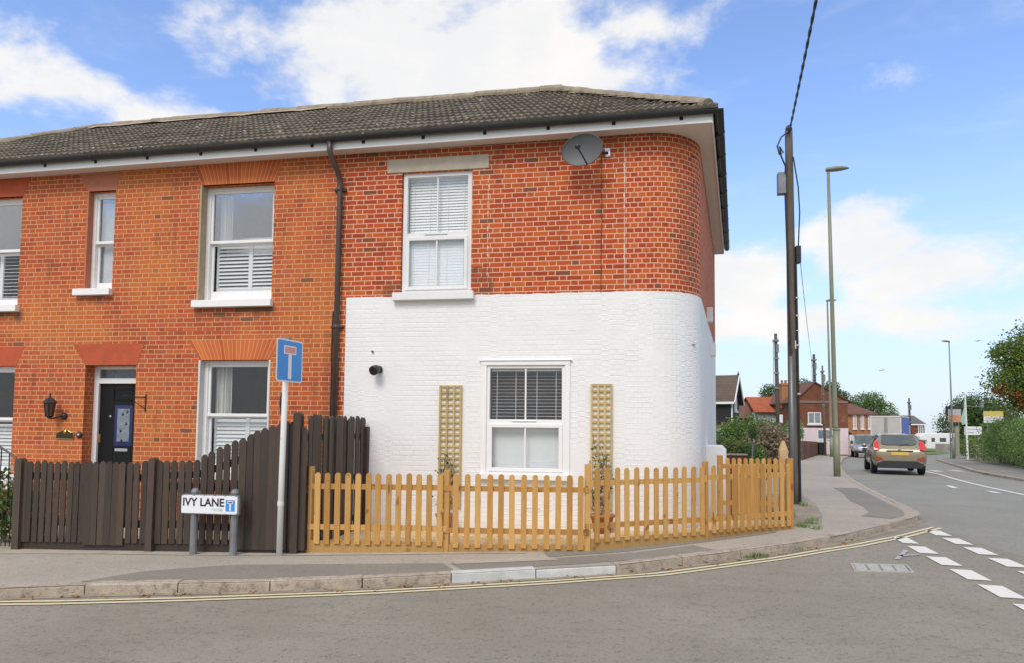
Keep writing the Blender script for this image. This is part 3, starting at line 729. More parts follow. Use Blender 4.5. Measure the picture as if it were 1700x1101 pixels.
# =============== corner house
PARTY = -4.428; PARTY2 = -10.017
ch = thing('corner_house', (-1.5, 0, 0), 'end of terrace house with rounded corner, bare brick above white painted brick', 'house')
prof = corner_profile(PARTY)
holeA = (-3.44, -2.318, 3.50, 5.455); holeB = (-2.135, -.815, .80, 2.465)
sw1 = (3.2, 3.9)                                       # side windows are only slits from the street
b = wall_mesh(MB(), prof, -.4, lambda s_: zs(min(s_, 1.2))+.05, [holeA, holeB], .3)
b.build('brick_wall', M['brick_corner'], ch)
profw = [(-4.312, -4.312, 0.)] + prof[1:]
b = wall_mesh(MB(), profw, -.4, lambda s_: 3.512 if s_ < 1.55 else 3.512-.0*s_, [(holeB[0], holeB[1], holeB[2], holeB[3]), (-3.53, -2.268, 3.50, 3.6)], .03, .006, (), .006)
b.build('painted_wall', M['white_brick'], ch)
# back, party and far end walls + floor close the shell
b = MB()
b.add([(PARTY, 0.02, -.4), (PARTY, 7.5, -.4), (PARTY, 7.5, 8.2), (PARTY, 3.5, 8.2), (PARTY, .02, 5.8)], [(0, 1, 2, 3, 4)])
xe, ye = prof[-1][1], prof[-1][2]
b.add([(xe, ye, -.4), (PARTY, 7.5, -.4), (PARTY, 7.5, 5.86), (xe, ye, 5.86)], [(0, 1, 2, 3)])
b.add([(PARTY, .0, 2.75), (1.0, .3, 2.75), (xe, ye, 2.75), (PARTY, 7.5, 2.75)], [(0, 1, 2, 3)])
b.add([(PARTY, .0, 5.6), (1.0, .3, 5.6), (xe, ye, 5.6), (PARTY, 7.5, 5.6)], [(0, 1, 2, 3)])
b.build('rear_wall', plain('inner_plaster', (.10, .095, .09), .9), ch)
roof = roof_front(ch, PARTY, 5)
# hip side and rear slopes
b = MB(); Pf = Vector((HR_E, EY, ze(1.27))); Pr = roof_pt(HR_R, 1.); Pb = Vector((2.47, 7.3, ze(1.27))); Pr2 = Vector((-.6, 4.6, zr(-.6)))
b.add([Pf, Pb, (.4, 7.5, 7.3), Pr2, Pr], [(0, 1, 2, 3, 4)]); b.add([Pr, Pr2, (.4, 7.5, 7.3), (-.6, 7.6, 5.9), (PARTY, 7.6, 5.9), (PARTY, RY, zr(PARTY))], [(0, 1, 2, 3, 4, 5)])
b.build('rear_roof_slope', M['tile'], ch)
ridge_run(ch, (PARTY, RY, zr(PARTY)+.02), (HR_R+.12, RY, zr(HR_R)+.02), .11)
ridge_run(ch, roof_pt(HR_R+.05, .985)+Vector((0, 0, .03)), Pf+Vector((-.12, .16, .10)), .088, .4, None, 'hip_ridge')
b = MB()                                               # mortar bedding along hip
for i in range(11):
    a = roof_pt(HR_R+(HR_E-HR_R)*(i/11.)*.96, 1-(i/11.)*.96); rr = random.Random(i)
    b.add([a+Vector((0, 0, .04)), a+Vector((.2, -.3, -.13)), a+Vector((-.09, -.32, -.115-rr.uniform(0, .02))), a+Vector((-.17-rr.uniform(0, .05), 0, .035))], [(0, 1, 2, 3)])
b.build('hip_mortar', M['mortar'], ch)
def eaves(house, xa, xc, corner=False):
    FY = -.255; n = max(2, int((xc-xa)/1.5)); xs = lin(xa, xc, n)
    b = MB()
    for a, c in zip(xs, xs[1:]):
        b.add([(a, FY, zs(a)), (c, FY, zs(c)), (c, .3, zs(c)), (a, .3, zs(a))], [(0, 1, 2, 3)])
    if corner:
        zc = zs(1.19); b.add([(xc, FY, zs(xc)), (1.19, FY, zc), (2.36, 7.2, zc), (1.4, 7.2, zc), (.3, 1.4, zc), (xc, .6, zs(xc))], [(0, 1, 2, 3, 4, 5)])
    b.build('soffit', M['soffit'], house)
    b = MB()
    xs2 = xs + ([1.19] if corner else [])
    for a, c in zip(xs2, xs2[1:]):
        b.prism([(a, FY, zs(a)-.03), (c, FY, zs(c)-.03), (c, FY, zs(c)+.14), (a, FY, zs(a)+.14)], (0, -.02, 0))
    if corner:
        zc = zs(1.19); d = Vector((1.17, 7.45, 0)).normalized(); nn = Vector((d.y, -d.x, 0))*.02
        p, q = Vector((1.19, FY, zc-.03)), Vector((2.36, 7.2, zc-.03))
        b.prism([p, q, q+Vector((0, 0, .152)), p+Vector((0, 0, .152))], nn)
        b.prism([q, q+Vector((-.9, 0, 0)), q+Vector((-.9, 0, .3)), q+Vector((0, 0, .152))], (0, .03, 0))
    b.build('fascia', M['fascia'], house)
    b = MB(); GY = FY-.08
    def halfpipe(pts, r=.064):
        vs = []; n_ = 9
        for i, p in enumerate(pts):
            dd = (pts[min(i+1, len(pts)-1)]-pts[max(i-1, 0)]).normalized(); sd_ = Vector((dd.y, -dd.x, 0)).normalized()
            for k in range(n_):
                th = math.pi*k/(n_-1); vs.append(p + sd_*math.cos(th)*r + Vector((0, 0, -math.sin(th)*r*1.05)))
        b.add(vs, [(i*n_+k, i*n_+k+1, (i+1)*n_+k+1, (i+1)*n_+k) for i in range(len(pts)-1) for k in range(n_-1)])
        b.add(vs[:n_], [tuple(range(n_))]); b.add(vs[-n_:], [tuple(range(n_))])
    gp = [Vector((x, GY, zs(x)+.13)) for x in xs]
    if corner: gp += [Vector((1.28, GY, zs(1.2)+.13)), Vector((2.46, 7.3, zs(1.2)+.13))]
    halfpipe(gp)
    gu = b.build('gutter', M['black_plastic'], house, True)
    spots = []
    x = xa+.45
    while x < xc+(.8 if corner else 0): spots.append((Vector((x, GY, zs(x)+.13)), Vector((1, 0, 0)))); x += .95
    if corner:
        for k in range(8):
            t_ = .1+k*.115; spots.append((Vector((1.28+1.18*t_, GY+(7.3-GY)*t_, zs(1.2)+.13)), Vector((.156, .988, 0))))
    for p, d in spots:
        b = MB(); sd_ = Vector((d.y, -d.x, 0)); pts = []
        for k in range(8):
            th = math.pi*(k/7); pts.append(p + sd_*math.cos(th)*.071 + Vector((0, 0, -math.sin(th)*.076)))
        b.prism([q-d*.02 for q in pts], d*.04); b.beam(p-sd_*.075+Vector((0, 0, -.10)), p-sd_*.075+Vector((0, 0, .02)), .035, .05, d)
        b.build('gutter_bracket', M['black_plastic'], gu)
eaves(ch, PARTY, .6, True)
# lintel + upper window
b = MB(); b.box(-3.685, -2.065, -.012, .05, 5.462, 5.68); b.build('lintel', M['stone'], ch, bevel=.006)
def casement(house, x0, x1, z0, z1, zm, y, outer=.07, mat='offwhite'):
    b = MB(); xm = (x0+x1)/2; o = outer
    b.box(x0, x0+o, y, y+.08, z0, z1); b.box(x1-o, x1, y, y+.08, z0, z1); b.box(x0+o, x1-o, y, y+.08, z1-o, z1); b.box(x0+o, x1-o, y, y+.08, z0, z0+o)
    b.box(x0+o, x1-o, y+.004, y+.08, zm-.035, zm+.035)
    s_ = .055; c0, c1, d0, d1 = x0+o-.012, x1-o+.012, z0+o-.012, zm-.03
    b.box(c0, c0+s_, y-.018, y+.03, d0, d1); b.box(c1-s_, c1, y-.018, y+.03, d0, d1); b.box(c0+s_, c1-s_, y-.018, y+.03, d0, d0+s_); b.box(c0+s_, c1-s_, y-.018, y+.03, d1-s_, d1)
    b.box(xm-.012, xm+.012, y+.012, y+.036, zm+.035, z1-o); b.box(xm-.012, xm+.012, y-.004, y+.02, d0+s_, d1-s_)
    b.box(xm-.2, xm+.17, y-.014, y+.004, zm+.004, zm+.02)
    f = b.build('window', M[mat], house, bevel=.004)
    for a, c in ((x0+o, xm-.012), (xm+.012, x1-o)):
        q = MB(); q.box(a, c, y+.022, y+.026, zm+.035, z1-o); q.build('pane', M['glass'], f)
    for a, c in ((c0+s_, xm-.012), (xm+.012, c1-s_)):
        q = MB(); q.box(a, c, y+.005, y+.009, d0+s_, d1-s_); q.build('pane', M['glass'], f)
    return f
wa = casement(ch, -3.43, -2.33, 3.56, 5.46, 4.475, .045)
venetian(MB(), -3.36, -2.4, 4.5, 5.40, .16, .045, 72, .05).build('blind', M['blind'], wa)
venetian(MB(), -3.36, -2.4, 3.62, 4.45, .12, .045, 82, .05).build('blind', M['blind'], wa)
sill(wa, -3.535, -2.262, 3.44, 3.56, .10, 'offwhite')
wb = casement(ch, -2.055, -.885, .82, 2.425, 1.585, -.004, .045, 'upvc')
b = MB(); b.box(-2.14, -2.055, -.03, .06, .82, 2.425); b.box(-.885, -.81, -.03, .06, .82, 2.425); b.box(-2.14, -.81, -.034, .06, 2.425, 2.49); b.box(-2.17, -.78, -.05, .02, 2.49, 2.505)
b.build('architrave', M['upvc'], wb, bevel=.004)
venetian(MB(), -2.0, -.94, 1.6, 2.375, .12, .05, 8, .046).build('blind', M['blind'], wb)
b = MB(); b.box(-1.99, -.95, .125, .13, .87, 1.585); z = .87
while z < 1.58: b.box(-1.99, -.95, .12, .126, z, z+.003); z += .04
b.build('blind', M['blind'], wb)
sill(wb, -2.16, -.775, .735, .82, .10, 'upvc')
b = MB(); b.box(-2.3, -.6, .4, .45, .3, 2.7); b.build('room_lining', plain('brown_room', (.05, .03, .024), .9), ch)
# air brick, vertical cable, mortar stain
b = MB(); b.box(-1.45, -1.24, -.012, .0, .27, .34)
b.build('air_brick', M['white_render'], ch)
b = MB(); b.cur = 0
for i in range(5): b.box(-1.435+i*.042, -1.425+i*.042, -.0135, -.012, .31, .322)
b.box(-1.44, -1.24, -.0126, -.012, .314, .317)
b.build('air_brick_slots', M['galv'], ch)
b = MB(); rr = random.Random(4)
pts = [(-.36+rr.uniform(-.004, .004), -.008, z) for z in lin(3.5, 5.55, 12)]; b.tube(pts, .0055, 5); b.build('cable', M['black_metal'], ch)
def scar(x, z0, z1, wmax, seed):
    rr = random.Random(seed); b = MB(); L_, R_ = [], []
    for z in lin(z0, z1, 70): c = x+rr.uniform(-.006, .006); w = rr.uniform(.001, wmax)*(.4+.6*(rr.random() < .6)); L_.append((c-w, -.003, z)); R_.append((c+w, -.003, z))
    n = len(L_); b.add(L_+R_, [(i, n+i, n+i+1, i+1) for i in range(n-1)]); b.build('mortar_scar', M['pale_mortar'], ch)
M['pale_mortar'] = plain('pale_mortar', (.74, .54, .42), .9, .2)
scar(-.025, 3.53, 5.76, .012, 4); scar(-2.07, 3.7, 5.3, .010, 9)
# side wall odds and ends: sloping vent hoods, meter box
def side_pt(d, outward=0., z=0.):
    s0, x1, y1 = prof[16]; return Vector((x1+sdv.x*d+sdv.y*outward, y1+sdv.y*d-sdv.x*outward, z))
for d, z in ((2.2, 3.62), (3.9, 3.15)):
    b = MB(); b.beam(side_pt(d, .05, z-.13), side_pt(d, .05, z+.13), .22, .10, (.988, -.153, 0)); b.build('vent_hood', M['offwhite'], ch)
b = MB(); a, c = side_pt(1.2, .0, -.1), side_pt(1.9, .0, -.1); nn = Vector((.988, -.153, 0))
b.prism([a, a+nn*.33, a+nn*.33+Vector((0, 0, 1.25)), a+nn*.26+Vector((0, 0, 1.33)), a+Vector((0, 0, 1.33))], c-a); b.build('porch_wall', M['white_render'], ch, bevel=.01)
def bedding(house, a, c, seed):
    b = MB(); rr = random.Random(seed); a, c = Vector(a), Vector(c); n = max(3, int((c-a).length/.25)); P_ = []; Q_ = []
    for i in range(n+1): p = a.lerp(c, i/n); P_.append(p+Vector((0, -.10, .045))); Q_.append(p+Vector((0, -.24-rr.uniform(0, .05), -.055-rr.uniform(0, .03))))
    b.add(P_+Q_, [(i, i+1, n+2+i, n+1+i) for i in range(n)]); b.build('ridge_mortar', M['mortar'], house)

# =============== terraced house with the black door
th = thing('terraced_house', (-7.2, 0, 0), 'orange brick terraced house with black front door and white sash windows', 'house')
HOLES_M = [(-6.86, -5.58, 3.5, 5.43), (-6.78, -5.565, .72, 2.535), (-8.875, -7.93, -.35, 2.465), (-8.955, -8.45, 3.72, 5.43)]
b = wall_mesh(MB(), [(PARTY2, PARTY2, 0.), (PARTY, PARTY, 0.)], -.4, lambda s_: zs(s_)+.05, HOLES_M, .26)
b.build('brick_wall', M['brick_orange'], th)
def shell(house, x0, x1, hip=None):
    b = MB(); zt = 5.8
    b.add([(x0, .02, -.4), (x0, 7.5, -.4), (x0, 7.5, 5.7), (x0, .02, 5.7)] if hip else [(x0, .02, -.4), (x0, 7.5, -.4), (x0, 7.5, 5.9), (x0, 3.5, 8.1), (x0, .02, 5.7)], [(0, 1, 2, 3) if hip else (0, 1, 2, 3, 4)])
    b.add([(x0, 7.5, -.4), (x1, 7.5, -.4), (x1, 7.5, 5.9), (x0, 7.5, 5.9)], [(0, 1, 2, 3)])
    for z in (2.75, 5.6, -.3): b.add([(x0, .26, z), (x1, .26, z), (x1, 7.5, z), (x0, 7.5, z)], [(0, 1, 2, 3)])
    b.build('rear_wall', bpy.data.materials['inner_plaster'], house)
    xr = hip or x0; b = MB(); b.add([(xr, RY, zr(xr)), (x1, RY, zr(x1)), (x1, 7.6, 5.85), (x0, 7.6, 5.85)], [(0, 1, 2, 3)])
    if hip: b.add([(xr, RY, zr(xr)), (x0, 7.6, 5.85), (x0-.3, EY, ze(x0)-.02)], [(0, 1, 2)])
    b.build('rear_roof_slope', M['tile'], house)
shell(th, PARTY2, PARTY)
roof_front(th, PARTY2, PARTY); ridge_run(th, (PARTY2, RY, zr(PARTY2)+.02), (PARTY, RY, zr(PARTY)+.02), .11)
eaves(th, PARTY2, PARTY)
ZI = .2
ZI = .15; wc, rc = sash_window(th, -6.86, -5.58, 3.5, 5.43, 4.52, ZI, .07, bottom=.16)
shutters(wc, rc[0], rc[1], rc[2], rc[3]+.05, ZI+.17, .58, 54); sill(wc, -6.93, -5.545, 3.40, 3.515, .09)
curtain(wc, rc[0], rc[0]+.22, 4.5, 5.35, ZI+.22); curtain(wc, rc[1]-.12, rc[1], 4.5, 5.35, ZI+.22)
b = MB(); b.box(-6.8, -5.6, ZI+.5, ZI+.55, 4.45, 4.72); b.build('bedhead', M['blind'], wc)
ZI = .11; wd_, rd = sash_window(th, -6.78, -5.565, .72, 2.535, 1.655, ZI, .07, 'glass')
shutters(wd_, rd[0], rd[1], rd[2], rd[3]+.02, ZI+.17, .6, 70); curtain(wd_, rd[0]-.02, rd[0]+.26, 1.6, 2.5, ZI+.2); sill(wd_, -6.85, -5.53, .63, .735, .08)
wf, rf = sash_window(th, -8.955, -8.45, 3.72, 5.43, 4.58, ZI, .06, bottom=.13); sill(wf, -9.12, -8.43, 3.645, 3.755, .09)
b = MB(); b.box(-8.9, -8.5, ZI+.14, ZI+.15, 3.8, 5.3); b.build('blind', plain('grey_blind', (.55, .56, .57), .8), wf)
for x, z0, z1, mt, ZI in ((-6.86, 3.5, 5.43, 'reveal', .15), (-6.78, .72, 2.535, 'curtain', .11), (-8.955, 3.72, 5.43, 'key_stone', .11)):
    b = MB(); b.box(x, x+.005, -.003, ZI-.002, z0+.02, z1); b.box(x-.028, x+.005, -.006, -.001, z0+.02, z1); b.build('rendered_reveal', M[mt], th)
b = MB(); b.box(-5.585, -5.558, -.006, ZI-.002, .73, 2.535); b.build('rendered_reveal', M['curtain'], th)
arch(th, -6.87, -5.575, -7.03, -5.42, 5.43, 5.80, M['arch']); arch(th, -6.79, -5.555, -6.99, -5.38, 2.535, 2.86, M['arch'])
arch(th, -8.885, -7.92, -9.13, -7.80, 2.465, 2.815, M['arch_red']); arch(th, -8.965, -8.44, -9.17, -8.36, 5.43, 5.73, M['key_stone'], 'keystone')
# door
b = MB(); dz = -.3
b.box(-8.875, -8.785, .2, .3, dz, 2.465); b.box(-8.02+.03, -7.93, .2, .3, dz, 2.465); b.box(-8.785, -7.99, .2, .3, 2.41, 2.465); b.box(-8.785, -7.99, .195, .3, 2.17, 2.26)
df = b.build('door_frame', M['upvc'], th, bevel=.005)
b = MB(); b.box(-8.785, -7.99, .24, .25, 2.26, 2.41); b.build('fanlight', M['lead_glass'], df)
b = MB(); x0, x1 = -8.785, -7.99; gx0, gx1, gz0, gz1 = -8.50, -8.16, 1.13, 1.81
for q in ((x0, gx0, dz, 2.17), (gx1, x1, dz, 2.17), (gx0, gx1, dz, gz0), (gx0, gx1, gz1, 2.17)): b.box(q[0], q[1], .24, .285, q[2], q[3])
b.box(gx0+.02, gx1-.02, .232, .24, 1.88, 1.90); b.box(gx0+.02, gx1-.02, .232, .24, 2.06, 2.08); b.box(gx0-.03, gx0-.01, .232, .24, 1.88, 2.08)
do = b.build('door', M['door'], th, bevel=.006)
b = MB(); b.box(gx0, gx1, .247, .255, gz0, gz1); b.build('glass_border', M['blue_glass'], do)
b = MB(); b.box(gx0+.06, gx1-.05, .242, .247, gz0+.07, gz1-.06); gl = b.build('leaded_light', plain('grey_leaded_glass', (.2, .24, .28), .2, .35, 14), do)
b = MB()
for i, (z, dx) in enumerate(((1.22, -.03), (1.38, -.05), (1.5, .05), (1.66, -.02), (1.7, .06))): b.tube([(-8.33+dx, .241, z-.03), (-8.33+dx+.02, .24, z), (-8.33+dx, .241, z+.03)], [.004, .017, .004], 6)
b.build('lead_motif', M['letter'], gl)
b = MB(); b.box(-8.46, -8.22, .228, .24, 1.035, 1.085); b.build('letterbox', M['steel'], do, bevel=.004)
b = MB(); b.box(-8.775, -8.735, .225, .24, 1.18, 1.32); b.tube([(-8.755, .2, 1.25), (-8.755, .2, 1.25), (-8.66, .2, 1.25)], .012, 6); b.build('handle', M['brass'], do)
b = MB(); b.lathe([(.001, -.012), (.02, -.008), (.02, 0)], (-8.57, .24, 1.62), 10, (0, 1, 0)); b.build('spyhole', M['steel'], do)
# downpipe between the houses
b = MB(); px = -4.47
b.tube([(px-.03, -.33, 5.88), (px-.03, -.33, 5.74), (px-.01, -.28, 5.64), (px+.03, -.14, 5.46), (px+.04, -.075, 5.36), (px+.04, -.07, 5.2), (px+.02, -.07, -.2)], .042, 10)
for z in (5.22, 3.05, .9): b.lathe([(.05, -.03), (.052, 0), (.05, .03)], (px+.03, -.07, z), 10); b.box(px-.07, px+.13, -.05, -.0, z-.015, z+.015)
b.build('downpipe', M['pipe'], th, True)
b = MB(); rr = random.Random(2); b.tube([(px-.055+rr.uniform(-.008, .008), -.02, z) for z in lin(.3, 3.3, 14)], .009, 5); b.build('cable', M['black_metal'], th)

# =============== next house at the left edge
nh = thing('terraced_house', (-13, 0, 0), 'next terraced house cut off by the left edge of the picture', 'house')
HOLES_L = [(-11.5, -10.25, 3.5, 5.41), (-11.5, -10.225, .6, 2.46)]
b = wall_mesh(MB(), [(HL_E+.3, HL_E+.3, 0.), (PARTY2, PARTY2, 0.)], -.4, lambda s_: zs(s_)+.05, HOLES_L, .26)
b.build('brick_wall', M['brick_orange'], nh)
shell(nh, HL_E+.3, PARTY2, HL_R); roof_front(nh, -30, PARTY2); ridge_run(nh, (HL_R, RY, zr(HL_R)+.02), (PARTY2, RY, zr(PARTY2)+.02), .11)
ridge_run(nh, (HL_E, EY+.05, ze(HL_E)+.05), (HL_R, RY, zr(HL_R)+.02), .11, .45, None, 'hip_ridge'); eaves(nh, HL_E+.1, PARTY2)
bedding(nh, (HL_R, RY, zr(HL_R)), (PARTY2, RY, zr(PARTY2)), 1); bedding(th, (PARTY2, RY, zr(PARTY2)), (-6.3, RY, zr(-6.3)), 2); bedding(nh, (-13.1, RY-1.97, zr(-13)-1.24), (HL_R, RY, zr(HL_R)), 3)
wg, rg = sash_window(nh, -11.5, -10.25, 3.5, 5.41, 4.5, ZI); shutters(wg, rg[0], rg[1], rg[2], rg[3], ZI+.17, .5, 25); sill(wg, -11.56, -10.2, 3.40, 3.515, .09)
wh, rh = sash_window(nh, -11.5, -10.225, .6, 2.46, 1.56, ZI, .065, 'glass'); shutters(wh, rh[0], rh[1], rh[2], rh[3], ZI+.17, .5, 66); sill(wh, -11.56, -10.18, .5, .615, .08)
arch(nh, -11.5, -10.24, -11.65, -10.09, 5.41, 5.74, M['arch_red']); arch(nh, -11.5, -10.215, -11.68, -10.06, 2.46, 2.79, M['arch_red'])

# ================================================================= THINGS ON THE WALLS
# satellite dish
sdish = thing('satellite_dish', (-.62, -.2, 5.62), 'grey oval satellite dish fixed high on the brick wall under the eaves', 'satellite dish')
Td = Matrix.Translation((-.625, -.36, 5.515)) @ Matrix.Rotation(R(-9), 4, 'Z') @ Matrix.Rotation(R(8), 4, 'X') @ Matrix.Rotation(R(-6), 4, 'Y')
b = MB(Td); rings = 8; n = 32; vs = [(0, .06, 0)]
for i in range(1, rings+1):
    r_ = i/rings
    for k in range(n): a = 2*math.pi*k/n; vs.append((math.cos(a)*.295*r_, .06*(1-r_*r_), math.sin(a)*.222*r_))
fs = [(0, 1+k, 1+(k+1) % n) for k in range(n)] + [(1+(i-1)*n+k, 1+(i-1)*n+(k+1) % n, 1+i*n+(k+1) % n, 1+i*n+k) for i in range(1, rings) for k in range(n)]
b.add(vs, fs)
o = len(b.v); b.tube([(math.cos(2*math.pi*k/40)*.295, 0, math.sin(2*math.pi*k/40)*.222) for k in range(41)], .008, 6, False)
b.build('reflector', M['dish'], sdish, True)
b = MB(Td); b.tube([(.045, .0, -.215), (.04, -.1, -.18), (.0, -.3, -.05)], .012, 8); b.build('feed_arm', M['black_metal'], sdish)
b = MB(Td); b.lathe([(.02, -.04), (.034, -.03), (.034, .02), (.022, .05)], (-.0, -.31, -.035), 10, (.1, .9, .2)); b.build('receiver', M['black_metal'], sdish)
b = MB(); b.tube([(-.58, -.27, 5.53), (-.45, -.14, 5.55), (-.27, -.03, 5.585)], .022, 8); b.build('mounting_arm', M['black_metal'], sdish)
b = MB(); b.box(-.31, -.235, -.025, .0, 5.53, 5.655)
for dx, dz_ in ((-.29, 5.55), (-.255, 5.55), (-.29, 5.635), (-.255, 5.635)): b.lathe([(.012, -.015), (.012, 0)], (dx, -.025, dz_), 8, (0, 1, 0))
b.build('wall_bracket', M['steel'], sdish)
# round black outside light on the white wall
ol = thing('outdoor_spotlight', (-3.75, 0, 2.37), 'small round black spotlight on the white painted wall', 'wall light')
b = MB(); b.lathe([(.05, 0), (.06, -.02), (.055, -.035)], (-3.745, -.006, 2.37), 16, (0, 1, 0)); b.build('base', M['black_metal'], ol, True)
b = MB(); b.lathe([(.03, .06), (.068, .03), (.075, -.06), (.07, -.075), (.05, -.07)], (-3.76, -.13, 2.36), 18, (.25, .9, .35)); b.build('lamp_head', M['black_metal'], ol, True)
b = MB(); b.box(-3.87, -3.845, -.035, -.006, 2.635, 2.66); tag(b.build('cable_clip', M['letter']), 'tiny black cable clip on white wall above the spotlight', 'clip')
# lantern
lt = thing('wall_lantern', (-9.3, 0, 1.78), 'black carriage lantern on the brick wall left of the door', 'wall lantern')
lx, ly = -9.36, -.17
b = MB()
for k in range(6):
    a0, a1 = k*math.pi/3, (k+1)*math.pi/3
    b.tube([(lx+.055*math.cos(a0), ly+.055*math.sin(a0), 1.62), (lx+.085*math.cos(a0), ly+.085*math.sin(a0), 1.83)], .007, 5)
b.lathe([(.02, 1.57), (.05, 1.60), (.06, 1.62)], (lx, ly, 0), 6); b.lathe([(.105, 1.83), (.10, 1.845), (.05, 1.90), (.02, 1.915), (.012, 1.95), (.018, 1.965), (.004, 1.99)], (lx, ly, 0), 6)
b.build('lantern_frame', M['black_metal'], lt)
b = MB(); b.lathe([(.05, 1.622), (.078, 1.828)], (lx, ly, 0), 6); b.build('lantern_glass', plain('smoky_glass', (.10, .06, .045), .2, .2), lt)
b = MB(); b.tube([(lx, ly, 1.60), (lx+.03, ly+.02, 1.57), (lx+.09, ly+.10, 1.60), (lx+.12, -.02, 1.62)], .014, 8); b.lathe([(.02, -.05), (.055, -.03), (.06, 0)], (lx+.13, 0, 1.615), 14, (0, 1, 0)); b.build('wall_arm', M['black_metal'], lt, True)
# house plaque
pq = thing('house_plaque', (-9.2, 0, 1.3), 'small bronze house name plaque with arched top below the lantern', 'name plaque')
b = MB(); pl = [(-9.36, 1.235), (-9.03, 1.235), (-9.03, 1.335), (-9.08, 1.345), (-9.13, 1.37), (-9.195, 1.39), (-9.26, 1.37), (-9.31, 1.345), (-9.36, 1.335)]
b.prism([(x, -.014, z) for x, z in pl], (0, .014, 0)); b.build('plate', plain('dark_bronze', (.06, .045, .02), .4, .3, 20, 0, .6), pq, bevel=.003)
b = MB(); pts = [(x, -.015, z) for x, z in pl] + [(pl[0][0], -.015, pl[0][1])]; b.tube(pts, .006, 5); b.lathe([(.03, -.01), (.015, -.02), (.002, -.022)], (-9.195, -.01, 1.352), 10, (0, 1, 0)); b.build('rim', M['brass'], pq)
bl = thing('doorbell', (-8.92, 0, 1.31), 'round black and chrome doorbell beside the door frame', 'doorbell')
b = MB(); b.lathe([(.055, 0), (.058, -.015), (.04, -.035)], (-8.93, 0, 1.305), 16, (0, 1, 0)); b.build('bell_body', M['black_metal'], bl, True)
b = MB(); b.lathe([(.022, -.03), (.02, -.042), (.004, -.046)], (-8.925, 0, 1.307), 12, (0, 1, 0)); b.build('button', M['steel'], bl, True)
# hanging basket bracket
hb = thing('basket_bracket', (-7.73, 0, 1.85), 'empty black iron hanging basket bracket right of the door', 'wall bracket')
b = MB(); b.box(-7.74, -7.72, -.012, 0, 1.70, 1.98); b.build('back_plate', M['black_metal'], hb)
b = MB(); b.tube([(-7.73, -.01, 1.93), (-7.80, -.1, 1.93), (-7.95, -.28, 1.95), (-7.97, -.32, 1.99)], .009, 6); b.tube([(-7.73, -.01, 1.74), (-7.80, -.1, 1.82), (-7.88, -.2, 1.93)], .007, 6); b.build('arm', M['black_metal'], hb)
# trellises
def trellis(x0, x1, z0, z1, label):
    t_ = thing('trellis', ((x0+x1)/2, -.03, z0), label, 'trellis', 'trellises on the white wall')
    w = .028
    for i in range(4): x = x0+(x1-x0-w)*i/3; b = MB(); b.box(x, x+w, -.052, -.036, z0, z1); b.build('upright', M['trellis'], t_)
    n = 21; 
    for j in range(n): z = z0+(z1-z0-w)*j/(n-1); b = MB(); b.box(x0, x1, -.036, -.018, z, z+w); b.build('crossbar', M['trellis'], t_)
    return t_
trellis(-2.775, -2.43, .30, 2.125, 'narrow wooden trellis on white wall left of the ground floor window')
trellis(-.507, -.195, .33, 2.145, 'narrow wooden trellis on white wall right of the ground floor window')

# ================================================================= FENCES
LEAN = random.Random(99)
def picket(b, p, d, w, t_, z0, z1, cap='round', n=6, lean=None):
    """one upright board centred at p, width along d, thickness t_ across"""
    d = Vector((d.x, d.y, 0)).normalized(); nn = Vector((d.y, -d.x, 0))
    prof_ = [(-w/2, z0), (w/2, z0)]
    if cap == 'round': prof_ += [(w/2*math.cos(a), z1-w/2+w/2*math.sin(a)) for a in [math.pi*k/n for k in range(n+1)]]
    elif cap == 'point': prof_ += [(w/2, z1-w*.45), (w*.2, z1-w*.06), (0, z1), (-w*.2, z1-w*.06), (-w/2, z1-w*.45)]
    else: prof_ += [(w/2, z1), (-w/2, z1)]
    lean = LEAN.uniform(-.006, .006) if lean is None else lean
    b.prism([p + d*(x+lean*(z-z0)) + Vector((0, 0, z)) for x, z in prof_], nn*t_)
    return b
def V2(p): return Vector((p[0], p[1], 0))
pf = thing('picket_fence', (-.8, -1.5, 0), 'new round topped pine picket fence stepping around the white corner house', 'fence')
PN = [(-3.93, -1.9), (-2.21, -1.67), (-.47, -1.45), (1.06, -.42), (2.4, .71)]
spec = [(.03, .912, .74, .235, 13, .06), (.01, .918, .735, .215, 12, .06), (.095, 1.005, .82, .29, 12, .05), (.10, 1.02, .85, .28, 12, .06)]
rr = random.Random(12)
for (a, c), (z0, z1, rt_, rb, n, e) in zip(zip(PN, PN[1:]), spec):
    A, Cc = V2(a), V2(c); d = (Cc-A).normalized(); nn = Vector((d.y, -d.x, 0)); L = (Cc-A).length
    for i in range(n):
        s_ = .12 + (L-.2)*i/(n-1) + rr.uniform(-.006, .006); p = A + d*s_ + nn*.02
        picket(MB(), p, d, .07, .018, z0+rr.uniform(-.006, .006), z1+rr.uniform(-.006, .006)).build('picket', M['pine'], pf)
    for z in (rt_, rb): b = MB(); b.beam(A-d*.03+Vector((0, 0, z)), Cc+d*.02+Vector((0, 0, z)), .036, .065); b.build('rail', M['pine'], pf)
    b = MB(); za, zc = g(*a), g(*c)
    b.prism([A+nn*.012+d*.04+Vector((0, 0, za-.01)), Cc+nn*.012-d*.03+Vector((0, 0, zc-.01)), Cc+nn*.012-d*.03+Vector((0, 0, z0+.035)), A+nn*.012+d*.04+Vector((0, 0, z0+.035))], -nn*.03)
    b.build('gravel_board', M['board_pine'], pf)
for p, z1, w in ((PN[0], .985, .085), (PN[1], .955, .075), (PN[2], 1.055, .075), (PN[3], 1.07, .075), (PN[4], 1.085, .085)):
    b = MB(); d = Vector((.99, .13, 0)); x, y = p; b.box(x-w/2, x+w/2, y-w/2+.03, y+w/2+.03, g(x, y)-.05, z1); b.build('post', M['pine'], pf, bevel=.004)
